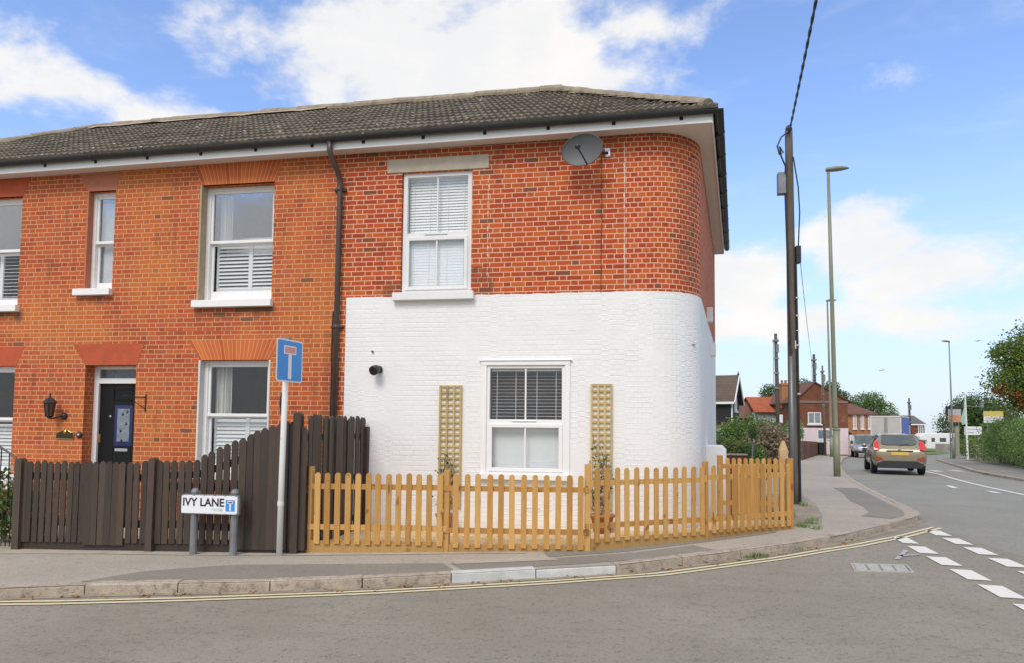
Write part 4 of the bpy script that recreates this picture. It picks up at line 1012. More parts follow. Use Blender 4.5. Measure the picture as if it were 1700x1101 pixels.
# small gate closing the side yard behind the corner of the fence
pg = thing('picket_gate', (2.0, 1.15, .1), 'round topped pine picket gate with diagonal brace behind the corner of the fence', 'gate')
A, Cc = Vector((1.50, 1.12, 0)), Vector((2.46, 1.27, 0)); d = (Cc-A).normalized(); nn = Vector((d.y, -d.x, 0))
for i in range(10): picket(MB(), A+d*(.07+.0925*i), d, .06, .018, .19, 1.06).build('picket', M['pine'], pg)
for z in (.93, .36): b = MB(); b.beam(A-nn*.02+Vector((0, 0, z)), Cc-nn*.02+Vector((0, 0, z)), .03, .07); b.build('rail', M['pine'], pg)
b = MB(); b.beam(A-nn*.022+d*.2+Vector((0, 0, .38)), A-nn*.022+d*.55+Vector((0, 0, .9)), .03, .06); b.build('brace', M['pine'], pg)
for p, z in ((A-d*.05, 1.10), (Cc+d*.04, 1.05)): b = MB(); b.box(p.x-.04, p.x+.04, p.y-.04, p.y+.04, .0, z); b.build('post', M['pine'], pg, bevel=.004)
# short return of fence between the corner post and the gate
b = MB(); A, Cc = Vector((2.42, .78, 0)), Vector((2.46, 1.2, 0)); d = (Cc-A).normalized()
for z in (.85, .3): b.beam(A+Vector((0, 0, z)), Cc+Vector((0, 0, z)), .036, .065)
b.build('return_rail', M['pine'], pf)
for i in range(3): picket(MB(), A+d*(.08+.13*i)+Vector((.02, 0, 0)), d, .07, .018, .1, 1.03).build('picket', M['pine'], pf)
# pointed post behind the fence
fp = MB(); x, y = 2.50, 1.62; fp.add([(x-.065, y-.05, 0), (x+.065, y-.05, 0), (x+.065, y+.05, 0), (x-.065, y+.05, 0), (x-.065, y-.05, 1.18), (x+.065, y-.05, 1.18), (x+.065, y+.05, 1.18), (x-.065, y+.05, 1.18), (x-.02, y-.02, 1.33), (x+.02, y-.02, 1.33), (x+.02, y+.02, 1.33), (x-.02, y+.02, 1.33)],
      [(0, 1, 5, 4), (1, 2, 6, 5), (2, 3, 7, 6), (3, 0, 4, 7), (4, 5, 9, 8), (5, 6, 10, 9), (6, 7, 11, 10), (7, 4, 8, 11), (8, 9, 10, 11)])
tag(fp.build('gate_post', plain('weathered_pine', (.50, .34, .18), .85, .2, 6)), 'pale pointed timber post rising behind the end of the picket fence', 'post')

# dark stained fence with gate
df_ = thing('dark_fence', (-6, -2, 0), 'dark brown stained picket fence rising in a curve to tall boards', 'fence')
def dark_line(x): return Vector((x, -2.05+(x+7.95)*.0225, 0))
dd = Vector((1, .0225, 0)).normalized(); dn = Vector((dd.y, -dd.x, 0))
X = lambda px: -7.94 + (px-37)*.00856
tops = [(46, .99), (54.5, .99), (66.5, 1.0), (78, 1.0), (90, 1.0), (101, .99), (113, 1.0), (124.6, 1.0), (135, 1.0), (146, 1.0), (225, 1.01), (236, 1.01), (249, 1.02), (274, 1.03), (285, 1.03), (297, 1.04), (309, 1.04), (320.5, 1.045), (333, 1.05), (345, 1.11), (357, 1.16), (369, 1.215), (381.5, 1.26), (394, 1.30)]
rr = random.Random(9)
def dgap(px): return .078 if px < 270 else .084
for px, z in tops:
    x = X(px); picket(MB(), dark_line(x)+dn*.02, dd, dgap(px), .02, g(x, -2)+.10, z+rr.uniform(-.008, .008), 'point').build('picket', M['dark_wood'], df_)
for px, z in [(406, 1.34), (418, 1.385), (429, 1.43), (440.5, 1.46), (452, 1.50), (463, 1.53), (474, 1.555), (483, 1.55), (500, 1.49)]:
    x = X(px); picket(MB(), dark_line(x)+dn*.02, dd, .099, .02, g(x, -2)-.0+.04, z+rr.uniform(-.01, .01), 'point').build('picket', M['dark_wood'], df_)
for px, z, w in ((38, 1.03, .10), (262, 1.065, .09), (490.5, 1.665, .095)):
    x = X(px); p = dark_line(x)+dn*.03; b = MB(); picket(b, p+Vector((0, .05, 0)), dd, w, .1, g(x, -2)-.05, z, 'round'); b.build('post', M['dark_wood'], df_)
for (pa, za), (pc, zc) in ((((38, .80)), (150, .80)), ((216, .80), (262, .80)), ((262, .83), (335, .86)), ((335, .86), (404, 1.07)), ((38, .2), (150, .2)), ((216, .2), (335, .22)), ((262, .70), (505, .70)), ((335, .2), (505, .2))):
    b = MB(); b.beam(dark_line(X(pa))+Vector((0, .012, za)), dark_line(X(pc))+Vector((0, .012, zc)), .035, .09); b.build('rail', M['dark_wood'], df_)
b = MB(); b.beam(dark_line(X(36))+dn*.0+Vector((0, 0, g(-7.9, -2)+.07)), dark_line(X(505))+Vector((0, 0, g(-3.95, -2)+.07)), .03, .16); b.build('gravel_board', M['dark_wood'], df_)
dg = thing('dark_gate', (X(183), -2, -.1), 'dark brown boarded garden gate in the picket fence in front of the black door', 'gate')
for px in (156, 167, 179, 190, 201, 211.5):
    x = X(px); picket(MB(), dark_line(x)+dn*.024, dd, .091, .02, g(x, -2)+.07, 1.005+rr.uniform(-.006, .006), 'point').build('picket', M['dark_wood'], dg)
for z in (.8, .2): b = MB(); b.beam(dark_line(X(152))+Vector((0, .012, z)), dark_line(X(215))+Vector((0, .012, z)), .03, .09); b.build('rail', M['dark_wood'], dg)
b = MB(); b.beam(dark_line(X(154))+Vector((0, .012, .22)), dark_line(X(213))+Vector((0, .012, .78)), .028, .08); b.build('brace', M['dark_wood'], dg)
# return panel of tall boards between the gardens
rf_ = thing('boarded_fence', (-3.94, -1, 0), 'tall dark brown close boarded fence panel running back to the house wall', 'fence')
for i in range(19):
    y = -1.88 + i*.0985; x = -3.95+rr.uniform(-.012, .012); z1 = 1.64+rr.uniform(-.012, .012)
    if i == 12: z1 -= .03
    picket(MB(), Vector((x, y, 0)), Vector((.0 + .02*(i % 2), 1, 0)), .088, .02, -.05, z1, 'point').build('board', M['dark_wood'], rf_)
for z in (1.35, .75, .15): b = MB(); b.beam((-3.975, -1.9, z), (-3.965, -.03, z), .035, .08); b.build('rail', M['dark_wood'], rf_)
b = MB(); b.box(-3.97, -3.88, -.085, -.005, -.1, 1.49); b.build('post', M['dark_wood'], rf_)
# iron railing at the left edge
ir = thing('iron_railing', (-8.6, -1.95, -.15), 'thin black iron garden railing with sloping handrail at the left edge', 'railing')
b = MB(); b.tube([(-9.0, -1.95, 1.38), (-8.7, -1.95, 1.27), (-8.41, -1.95, 1.17), (-8.21, -1.95, 1.06), (-8.06, -1.95, .95)], .014, 6); b.tube([(-9.6, -1.95, -.08), (-8.0, -1.95, -.08)], .01, 5); b.tube([(-9.6, -1.95, .45), (-8.0, -1.95, .45)], .008, 5); b.build('handrail', M['black_metal'], ir)
for i in range(24):
    x = -9.55+i*.065; zt = .45 if i % 2 else min(1.38, 1.17-(x+8.41)*.55 if x > -9.0 else 1.4)
    b = MB(); b.tube([(x, -1.95, -.2), (x, -1.95, zt)], .0065 if i % 2 else .008, 5); b.build('baluster', M['black_metal'], ir)

# ================================================================= PLANTS
def leaves(b, pts, size, rnd, asp=.55, flat=0.):
    for p in pts:
        a = rnd.uniform(0, 6.283); e = math.asin(rnd.uniform(-1, 1))*(1-flat); s_ = size*rnd.uniform(.6, 1.35)
        d = Vector((math.cos(a)*math.cos(e), math.sin(a)*math.cos(e), math.sin(e))); q = d.orthogonal().normalized(); q.rotate(Matrix.Rotation(rnd.uniform(0, 6.28), 3, d))
        p = Vector(p); h = d*s_*.5; w = q*s_*asp*.5
        b.add([p-h, p-h*.1+w, p+h, p-h*.1-w], [(0, 1, 2, 3)])
    return b
def blob_pts(blobs, n, rnd, shell=.5, gap=.0, fl=1.):
    """points through ellipsoid volumes, biased to the outside, in clumps so gaps stay open"""
    tot = sum(r[0]*r[1]*r[2] for c, r in blobs)**.5; out = []
    ws = [(r[0]*r[1]*r[2])**.66 for c, r in blobs]; W = sum(ws)
    for (c, r), w in zip(blobs, ws):
        k = max(3, int(n*w/W/9))
        for _ in range(k):
            a = rnd.uniform(0, 6.283); z = rnd.uniform(-1, 1); q = math.sqrt(1-z*z); rad = (shell**3 + (1-shell**3)*rnd.random())**(1/3.)*rnd.uniform(.88, 1.06)
            cc = Vector((c[0]+r[0]*rad*q*math.cos(a), c[1]+r[1]*rad*q*math.sin(a), c[2]+r[2]*rad*z)); cs = .2*min(r)*fl+.02
            for _ in range(9): out.append((cc.x+cs*max(-1.6, min(1.6, rnd.gauss(0, 1))), cc.y+cs*max(-1.6, min(1.6, rnd.gauss(0, 1))), cc.z+.8*cs*max(-1.6, min(1.6, rnd.gauss(0, 1)))))
    return out
def limbs(b, base, top, r0, blobs, rnd, n=7):
    base, top = Vector(base), Vector(top); mid = base.lerp(top, .5)+Vector((rnd.uniform(-.1, .1), rnd.uniform(-.1, .1), 0))*(top-base).length*.3
    b.tube([base, mid, top], [r0, r0*.75, r0*.4], 8)
    for i in range(n):
        c, r = blobs[i % len(blobs)]; s_ = base.lerp(top, rnd.uniform(.45, .98)); e = Vector(c)+Vector((rnd.uniform(-.6, .6)*r[0], rnd.uniform(-.6, .6)*r[1], rnd.uniform(-.2, .6)*r[2]))
        b.tube([s_, s_.lerp(e, .5)+Vector((0, 0, .05*(e-s_).length)), e], [r0*.4, r0*.25, r0*.08], 6)
    return b
def tree(name, base, blobs, n, size, mat, label, trunk_r, seed, cat='tree', group=None, shell=.45, mats2=None):
    rnd = random.Random(seed); t_ = thing(name, base, label, cat, group)
    top = max(blobs, key=lambda q: q[0][2]); 
    limbs(MB(), base, (top[0][0], top[0][1], top[0][2]), trunk_r, blobs, rnd, 9).build('trunk', M['bark'], t_, True)
    leaves(MB(), blob_pts(blobs, n, rnd, shell), size, rnd).build('crown', mat, t_)
    if mats2:
        for mm, bl2, n2 in mats2: leaves(MB(), blob_pts(bl2, n2, rnd, .3), size, rnd).build('crown', mm, t_)
    return t_
def shrub(name, blobs, n, size, mat, label, seed, cat='shrub', group=None, stems=True, mat2=None, shell=.45):
    rnd = random.Random(seed); c0 = blobs[0][0]; x, y = c0[0], c0[1]; t_ = thing(name, (x, y, g(x, y)), label, cat, group)
    if stems:
        b = MB()
        for i in range(8):
            c, r = blobs[i % len(blobs)]; p = Vector((c[0]+rnd.uniform(-.2, .2)*r[0], c[1]+rnd.uniform(-.2, .2)*r[1], g(c[0], c[1])-.05)); e = Vector((c[0]+rnd.uniform(-.6, .6)*r[0], c[1]+rnd.uniform(-.6, .6)*r[1], c[2]+rnd.uniform(0, .7)*r[2])); b.tube([p, p.lerp(e, .5)+Vector((rnd.uniform(-.05, .05), 0, 0)), e], [.02, .014, .005], 5)
        b.build('stems', M['bark'], t_)
    pts = blob_pts(blobs, n, rnd, shell); pts = [p for p in pts if p[2] > g(p[0], p[1])]
    if mat2: k = int(len(pts)*.7); leaves(MB(), pts[k:], size, rnd).build('foliage', mat2, t_); pts = pts[:k]
    leaves(MB(), pts, size, rnd).build('foliage', mat, t_)
    return t_
# climbers and pots by the trellises
def pot(x, y, r, h, label):
    t_ = thing('flower_pot', (x, y, g(x, y)+.05), label, 'flower pot'); z = g(x, y)+.05
    b = MB(); b.lathe([(r*.68, 0), (r*.95, h*.85), (r*1.06, h*.86), (r*1.06, h), (r*.92, h), (r*.9, h*.9)], (x, y, z), 18); b.build('pot_body', M['terracotta'], t_, True)
    b = MB(); b.lathe([(.01, h*.88), (r*.9, h*.89)], (x, y, z), 14); b.build('soil', M['soil'], t_)
pot(-2.62, -.22, .13, .24, 'terracotta pot under the left trellis'); pot(-.33, -.26, .17, .26, 'wide terracotta pot under the right trellis')
def climber(x, y, z0, z1, seed, label, mat):
    rnd = random.Random(seed); t_ = thing('climbing_plant', (x, y, z0), label, 'climbing plant'); pts = []; b = MB()
    for i in range(6):
        p = [Vector((x+rnd.uniform(-.04, .04), y, z0))]; zt = rnd.uniform(.6, 1.)*(z1-z0)
        for k in range(1, 8): p.append(Vector((x+rnd.uniform(-.13, .13), y+.1+rnd.uniform(-.05, .05), z0+zt*k/7)))
        b.tube(p, [.007]*4+[.004]*4, 4)
        for k in range(2, 8):
            if rnd.random() < .75:
                for _ in range(4): pts.append(p[k]+Vector((rnd.gauss(0, .05), rnd.gauss(0, .03)-.02, rnd.gauss(0, .05))))
    b.build('stems', M['bark'], t_); leaves(MB(), pts, .055, rnd, .6).build('foliage', mat, t_)
climber(-2.62, -.22, .2, 1.2, 3, 'leafy climber growing up the left trellis from its pot', M['leaf_dark']); climber(-.36, -.25, .25, 1.42, 8, 'sparse half dead climber on the right trellis', M['leaf_olive'])
# plant at far left, weeds, litter
shrub('leafy_shrub', [((-8.45, -1.6, .25), (.42, .25, .45)), ((-8.2, -1.62, .1), (.3, .2, .3)), ((-8.6, -1.7, .55), (.25, .2, .3))], 1500, .10, M['leaf_green'], 'bright green leafy plant behind the railing at the left edge', 5)
rnd = random.Random(21); b = MB()
for c, r in (((-8.3, -1.75, .75), .13), ((-8.42, -1.8, .66), .1)):
    for _ in range(30): p = Vector(c)+Vector((rnd.gauss(0, r*.5), rnd.gauss(0, r*.4), rnd.gauss(0, r*.5))); leaves(b, [p], .05, rnd, .9)
tag(b.build('white_flowers', plain('white_petal', (.75, .75, .72), .8)), 'small white flowers above the green plant at the left edge', 'flowers')
def tuft(x, y, z, n, h, rnd, b):
    for _ in range(n):
        a = rnd.uniform(0, 6.28); l = h*rnd.uniform(.5, 1.1); s_ = rnd.uniform(.2, .7); p = Vector((x+rnd.gauss(0, .05), y+rnd.gauss(0, .05), z)); d = Vector((math.cos(a)*s_, math.sin(a)*s_, 1)).normalized(); q = d.orthogonal().normalized()*.006
        b.add([p-q, p+q, p+d*l*.6+q*.7, p+d*l+Vector((0, 0, -.1*l*s_)), p+d*l*.6-q*.7], [(0, 1, 2, 3, 4)])
b = MB()
for x, y, n, h in ((2.62, .92, 45, .12), (2.85, 1.35, 60, .11), (3.0, 1.8, 30, .08), (3.35, 3.9, 40, .12), (2.7, 2.1, 50, .14), (2.75, .75, 30, .1)): tuft(x, y, g(x, y), n, h, rnd, b)
setting(b.build('weeds', M['leaf_light']), 'stuff')
b = MB()
for x, y, n, h in ((1.58, -1.11, 45, .08), (1.68, -1.03, 30, .06), (1.48, -1.19, 25, .05), (2.25, -.53, 12, .05)): tuft(x, y, g(x, y)-.1, n, h, rnd, b)
setting(b.build('kerb_weeds', M['leaf_green']), 'stuff')
b = MB(); fk = fine_k[18:52]
for _ in range(330):
    k = rnd.randrange(len(fk)); x, y = fk[k]; q = abs(rnd.gauss(0, .08)); x2, y2 = x+q*.45+rnd.uniform(-.1, .1), y-q*.8-.02+rnd.uniform(-.05, .0)
    if rnd.random() > .35+.65*(math.sin(k*1.3)**2): continue
    leaves(b, [(x2, y2, g(x2, y2)-.088)], .045, rnd, .6, .8)
setting(b.build('fallen_leaves', M['fallen']), 'stuff')

# ================================================================= SIGNS
def text_mesh(body, h, thick=.003, embolden=0.):
    cu = bpy.data.curves.new('lettering', 'FONT'); cu.body = body; cu.size = h/.7; cu.extrude = thick; cu.offset = embolden
    o = bpy.data.objects.new('lettering', cu); col.objects.link(o); dg_ = bpy.context.evaluated_depsgraph_get()
    me = bpy.data.meshes.new_from_object(o.evaluated_get(dg_)); bpy.data.objects.remove(o); bpy.data.curves.remove(cu)
    return me
sn = thing('street_nameplate', (-5.05, -2.2, g(-5.05, -2.2)), 'white street nameplate reading IVY LANE on two short grey posts', 'street sign')
for x in (-5.30, -4.76):
    gx = g(x, -2.2); b = MB(); b.tube([(x, -2.19, gx-.05), (x, -2.19, .655)], .045, 12); b.lathe([(.05, .645), (.052, .665), (.04, .695), (.015, .708)], (x, -2.19, 0), 12); b.build('post', M['galv'], sn)
PX0, PX1, PZ0, PZ1, PY = -5.435, -4.685, .405, .625, -2.262
b = MB(); rc_ = .018; ol_ = []
for cx_, cz_, a0 in ((PX1-rc_, PZ0+rc_, -90), (PX1-rc_, PZ1-rc_, 0), (PX0+rc_, PZ1-rc_, 90), (PX0+rc_, PZ0+rc_, 180)):
    for k in range(4): a = R(a0+k*30); ol_.append((cx_+rc_*math.cos(a), PY, cz_+rc_*math.sin(a)))
b.prism(ol_, (0, .012, 0)); pl_ = b.build('plate', M['sign_white'], sn)
b = MB(); b.box(PX0-.004, PX1+.012, PY+.012, PY+.045, PZ1-.012, PZ1+.012); b.box(PX0-.004, PX1+.012, PY+.012, PY+.045, PZ0-.01, PZ0+.012)
b.box(PX1, PX1+.02, PY+.012, PY+.05, PZ0, PZ1)
for i in range(6): x = PX0+.02+i*(PX1-PX0-.04)/5; b.box(x-.008, x+.008, PY-.002, PY+.012, PZ1-.004, PZ1+.012); b.box(x-.008, x+.008, PY-.002, PY+.012, PZ0-.01, PZ0+.004)
b.build('backing_frame', M['galv'], sn)
me = text_mesh('IVY LANE', .096, .001, .003); me.materials.append(M['letter']); bb = [v.co.x for v in me.vertices]; wx = max(bb)-min(bb); tw = .555
for v in me.vertices: v.co = Vector((PX0+.022+(v.co.x-min(bb))*tw/wx, PY-.002-v.co.z, PZ1-.032-.096+v.co.y)) - Vector(ROOT[sn])
o = bpy.data.objects.new('lettering', me); col.objects.link(o); o.parent = pl_; ROOT[o] = ROOT[sn]
b = MB(); b.box(PX0+.40, PX0+.565, PY-.002, PY, PZ0+.066, PZ0+.07)
rr = random.Random(6); x = PX0+.415
while x < PX0+.56: w = rr.uniform(.008, .014); b.box(x, x+w*.35, PY-.002, PY, PZ0+.032, PZ0+.058); b.box(x, x+w, PY-.002, PY, PZ0+.054-rr.choice((0, .018)), PZ0+.058-rr.choice((0, .002))); x += w+.005
b.build('faded_print', M['pale_green'], pl_)
tx0 = PX0+.598; b = MB(); b.box(tx0, tx0+.122, PY-.002, PY, PZ0+.035, PZ0+.172); tp_ = b.build('blue_panel', M['sign_blue'], pl_)
b = MB(); b.box(tx0+.052, tx0+.071, PY-.004, PY-.002, PZ0+.042, PZ0+.128); b.box(tx0+.026, tx0+.097, PY-.004, PY-.002, PZ0+.128, PZ0+.16); b.build('white_stem', M['sign_white'], tp_)
b = MB(); b.box(tx0+.034, tx0+.089, PY-.006, PY-.004, PZ0+.136, PZ0+.153); b.build('red_bar', M['sign_red'], tp_)

ns = thing('road_sign', (-4.16, -2.14, g(-4.16, -2.14)), 'blue dead end road sign with faded red bar on chipped white pole', 'road sign')
b = MB(); b.tube([(-4.18, -2.14, g(-4.16, -2.14)-.05), (-4.175, -2.14, .9), (-4.15, -2.15, 2.575)], .036, 14); b.build('pole', M['white_post'], ns, True)
b = MB(); b.lathe([(.039, -.01), (.041, .02), (.038, .05)], (-4.179, -2.14, .52), 14); b.build('collar', M['white_post'], ns)
b = MB(); b.tube([(-4.215, -2.13, 1.62), (-4.225, -2.12, 1.78), (-4.22, -2.12, 1.9)], [.006, .02, .008], 6); b.build('torn_sticker', M['letter'], ns)
hd = Vector((.187, .982, 0)).normalized(); nd = Vector((hd.y, -hd.x, 0))
SC = Vector((-4.15, -2.15, 2.295)) + nd*.045
def sp(u, v, o_): return SC + hd*u + Vector((0, 0, v)) + nd*o_
def rrect(w, h, r_, o_):
    pts = []
    for cu_, cv, a0 in ((w-r_, -h+r_, -90), (w-r_, h-r_, 0), (-w+r_, h-r_, 90), (-w+r_, -h+r_, 180)):
        for k in range(4): a = R(a0+30*k); pts.append(sp(cu_+r_*math.cos(a), cv+r_*math.sin(a), o_))
    return pts
b = MB(); b.prism(rrect(.245, .262, .03, 0), nd*.004); pt = b.build('plate', M['sign_white'], ns)
b = MB(); b.prism(rrect(.228, .245, .02, .004), nd*.002); b.build('blue_face', M['sign_blue'], pt)
b = MB(); b.prism([sp(-.03, -.225, .006), sp(.03, -.225, .006), sp(.03, .08, .006), sp(-.03, .08, .006)], nd*.002); b.prism([sp(-.115, .08, .006), sp(.115, .08, .006), sp(.115, .185, .006), sp(-.115, .185, .006)], nd*.002); b.build('white_stem', M['sign_white'], pt)
b = MB(); b.prism([sp(-.098, .095, .008), sp(.098, .095, .008), sp(.098, .17, .008), sp(-.098, .17, .008)], nd*.002); b.build('red_bar', M['sign_red_faded'], pt)
b = MB(); b.beam(sp(-.2, .15, -.012), sp(.2, .15, -.012), .02, .04); b.beam(sp(-.2, -.15, -.012), sp(.2, -.15, -.012), .02, .04); b.box(-4.19, -4.11, -2.19, -2.11, 2.555, 2.585); b.build('clamp', M['galv'], ns)

# ================================================================= POLES AND LAMPS
tp = thing('telegraph_pole', (3.27, 4.2, .05), 'near weathered wooden telegraph pole with grey cable guard beside the pavement', 'telegraph pole')
P0, P1 = Vector((3.28, 4.27, -.1)), Vector((3.18, 3.95, 7.45))
def onp(z): return P0.lerp(P1, (z-P0.z)/(P1.z-P0.z))
b = MB(); zs_ = lin(-.1, 7.45, 12); b.tube([onp(z) for z in zs_], [.10-.028*i/12 for i in range(13)], 14); b.build('pole', M['pole_wood'], tp, True)
b = MB(); p, q = onp(.05), onp(2.95); b.tube([p+Vector((-.05, -.08, 0)), q+Vector((-.045, -.075, 0))], .04, 10); b.build('cable_guard', plain('cable_guard', (.20, .22, .24), .45, .15, 3, 0, .4), tp, True)
b = MB(); p = onp(6.35); b.box(p.x-.24, p.x-.09, p.y-.13, p.y+.02, 6.17, 6.60); b.build('junction_box', M['galv'], tp, bevel=.008)
b = MB(); p = onp(4.95); b.box(p.x+.07, p.x+.17, p.y-.12, p.y+.02, 4.8, 5.14); b.build('junction_box', M['black_plastic'], tp, bevel=.01)
b = MB(); p = onp(7.4)
b.tube([p+Vector((0, -.08, .02)), p+Vector((-.16, -.1, -.1)), p+Vector((-.24, -.1, -.28)), p+Vector((-.2, -.1, -.46)), p+Vector((-.13, -.1, -.42)), p+Vector((-.2, -.12, -.3)), p+Vector((-.17, -.11, -.5)), p+Vector((-.09, -.1, -.7)), onp(6.4)+Vector((-.11, -.09, 0)), onp(3)+Vector((-.06, -.13, 0))], .016, 6)
b.tube([onp(6.9)+Vector((.06, -.08, 0)), onp(6.3)+Vector((.14, -.09, 0)), onp(5.8)+Vector((.16, -.09, 0)), onp(5.1)+Vector((.12, -.1, 0))], .013, 6)
b.tube([onp(4.8)+Vector((.07, -.08, 0)), onp(3.6)+Vector((.075, -.08, 0)), onp(2.2)+Vector((.075, -.085, 0)), onp(.1)+Vector((.08, -.09, 0))], .026, 6)
b.lathe([(.06, 0), (.07, .05), (.04, .12)], P1+Vector((0, -.02, -.02)), 8); b.build('pole_cable', M['black_metal'], tp)
b = MB()
for z in (2.2, 3.15, 3.45, 3.75, 4.1): p = onp(z)+Vector((.08, -.085, 0)); b.box(p.x-.025, p.x+.03, p.y-.03, p.y+.02, z, z+.03)
b.build('cable_clip', M['steel'], tp)
b = MB(); b.box(3.27, 3.35, 4.045, 4.06, 3.1, 3.26); b.build('pole_tag', M['white_render'], tp)
def cable(name, a, c, sag, r_, label, twist=False):
    a, c = Vector(a), Vector(c); b = MB(); n = 40; L = (c-a).length
    for ph in ((0, math.pi) if twist else (0,)):
        pts = []
        for i in range(n*(4 if twist else 1)+1):
            t_ = i/(n*(4 if twist else 1)); p = a.lerp(c, t_)+Vector((0, 0, -4*sag*t_*(1-t_)))
            if twist: th_ = ph+t_*L*9; p += Vector((math.cos(th_)*r_*.8, 0, math.sin(th_)*r_*.8))
            pts.append(p)
        b.tube(pts, r_, 5)
    return tag(b.build(name, M['black_metal']), label, 'overhead cable')
cable('overhead_cable', (3.18, 3.9, 7.42), (2.49-.69*3, -.77-4.6*3, 7.18+.6), .35, .014, 'twisted black cable running from the pole top over the street', True)
cable('telephone_wire', onp(5.1)+Vector((.13, -.1, 0)), (16.03, 51.84, 6.2), .8, .007, 'thin telephone wire sloping down from the near pole to the far poles')
def lamp_column(base, h, r_, arm, label, head=1.):
    base = Vector(base); arm = Vector(arm); t_ = thing('street_lamp', base, label, 'street lamp', 'street lamps')
    lean = Vector((-.012*h, 0, 0)); top = base+lean+Vector((0, 0, h))
    b = MB(); b.tube([base+Vector((0, 0, -.1)), base+Vector((0, 0, 1.5))], [r_, r_], 12); b.tube([base+Vector((0, 0, 1.5)), base+lean*.2+Vector((0, 0, 1.6)), base+lean*.6+Vector((0, 0, h*.6)), top], [r_*.8, r_*.72, r_*.6, r_*.45], 12); b.lathe([(r_*1.06, 1.46), (r_*1.06, 1.52)], base, 12); b.build('column', M['lamp_green'], t_, True)
    d = arm.normalized(); L = arm.length; s_ = Vector((-d.y, d.x, 0)); b = MB(); n = 9; vs = []
    for i in range(n):
        t2 = i/(n-1); c = top + d*(L*(t2-.08)) + Vector((0, 0, .02+.06*t2)); hw = .02+.13*head*math.sin(math.pi*min(1, .12+t2*.86))**.7; hz = .10*head*math.sin(math.pi*min(1, .2+t2*.78))**.7+.01
        for k in range(8): a = 2*math.pi*k/8; zz_ = math.sin(a)*hz; vs.append(c + s_*math.cos(a)*hw + Vector((0, 0, zz_ if zz_ > 0 else zz_*.5)))
    b.add(vs, [(i*8+k, i*8+(k+1) % 8, (i+1)*8+(k+1) % 8, (i+1)*8+k) for i in range(n-1) for k in range(8)] + [tuple(range(8)), tuple(range((n-1)*8, n*8))]); hd_ = b.build('lamp_head', M['lamp_head'], t_, True)
    return t_
lamp_column((6.62, 13.22, .05), 9.95, .105, (.72, .1, 0), 'tall olive street lamp nearest, standing on the pavement past the telegraph pole')
lamp_column((14.76, 42.96, g(14.76, 42.96)), 11.5, .13, (.75, .1, 0), 'second street lamp, right behind the tall nearest one', 1.1)
lamp_column((23.62, 44.73, g(23.62, 44.73)), 8.55, .085, (-.6, -.1, 0), 'slender street lamp with head turned left, on the right pavement', .9)
def far_pole(x, y, h, r_, label, mat='pole_wood', fit=True):
    z = g(x, y); t_ = thing('telegraph_pole', (x, y, z), label, 'telegraph pole', 'distant telegraph poles'); b = MB(); b.tube([(x, y, z-.2), (x-.05, y, z+h*.5), (x-.12, y, z+h)], [r_, r_*.85, r_*.62], 10); b.build('pole', M[mat], t_, True)
    b = MB(); b.box(x-.12-r_*1.1, x-.12+r_*1.1, y-.2, y+.2, z+h-.55, z+h-.42)
    for k in (0, 1, 2): b.box(x-.1-r_, x-.1+r_, y-r_*1.1, y-r_*.8, z+h*(.55+.12*k), z+h*(.55+.12*k)+.12)
    b.box(x-.1-r_*1.15, x-.1-r_*.95, y-.03, y+.03, z+h*.54, z+h-.42); b.box(x-.1-r_*1.15, x-.1+r_*.2, y-.05, y+.05, z+h*.54, z+h*.56)
    if fit: b.box(x-.12, x+.06, y-.15, y+.1, z+h-1.3, z+h-.75)
    b.build('bracket', M['galv'], t_); return t_
p1 = far_pole(10.19, 38.64, 8.4, .16, 'dark telegraph pole rising out of the bushes in front of the red roof')
b = MB(); b.box(10.22, 10.42, 38.40, 38.48, 2.0, 2.55); b.build('notice', M['white_render'], p1)
far_pole(16.03, 51.84, 8.6, .17, 'grey telegraph pole in front of the brick gable of the pink house')
far_pole(15.63, 47.84, 7.2, .10, 'thin telegraph pole with a bracket near the top beside the wheelie bin', 'pole_wood')
far_pole(30.93, 71.46, 6.1, .13, 'distant wooden telegraph pole behind the lorry')

# ================================================================= VEHICLES
M['tyre'] = plain('tyre', (.018, .018, .019), .8, .2); M['rim'] = plain('alloy_rim', (.45, .45, .46), .3, .1, 10, 0, .8)
M['trim'] = plain('dark_trim', (.025, .026, .027), .55, .2); M['red_light'] = plain('tail_light', (.58, .03, .025), .2, .15, 20, coat=.6)
M['amber'] = plain('reflector_red', (.30, .06, .03), .3, .15, 20); M['plate_y'] = plain('yellow_number_plate', (.72, .46, .06), .5, .05)
M['clear_light'] = plain('headlight', (.6, .62, .64), .12, .1, 20, coat=.6)
def car_paint(name, c, metal=.55): return plain(name, c, .28, .06, 3, 0, metal, coat=.7)
def xf(x, y, heading, z=None):
    """car local frame: +x towards the front, y to its left"""
    z = g(x, y)-.1 if z is None else z
    return Matrix.Translation((x, y, z)) @ Matrix.Rotation(heading, 4, 'Z')
def wheel(T, x, y, r_, w, side, parent):
    b = MB(T); b.lathe([(r_*.62, -w/2), (r_*.9, -w/2), (r_, -w/2+.03), (r_, w/2-.03), (r_*.9, w/2), (r_*.62, w/2)], (x, y, r_), 24, (0, 1, 0)); wh_ = b.build('wheel', M['tyre'], parent, False)
    b = MB(T); b.lathe([(r_*.64, 0), (r_*.6, .01), (r_*.2, .03), (.03, .035)], (x, y+side*(w/2-.03), r_), 18, (0, side, 0))
    for k in range(5):
        a = 2*math.pi*k/5; b.beam((x, y+side*(w/2-.005), r_), (x+math.cos(a)*r_*.58, y+side*(w/2-.005), r_+math.sin(a)*r_*.58), .05, .02, (0, 1, 0))
    b.build('rim', M['rim'], wh_)
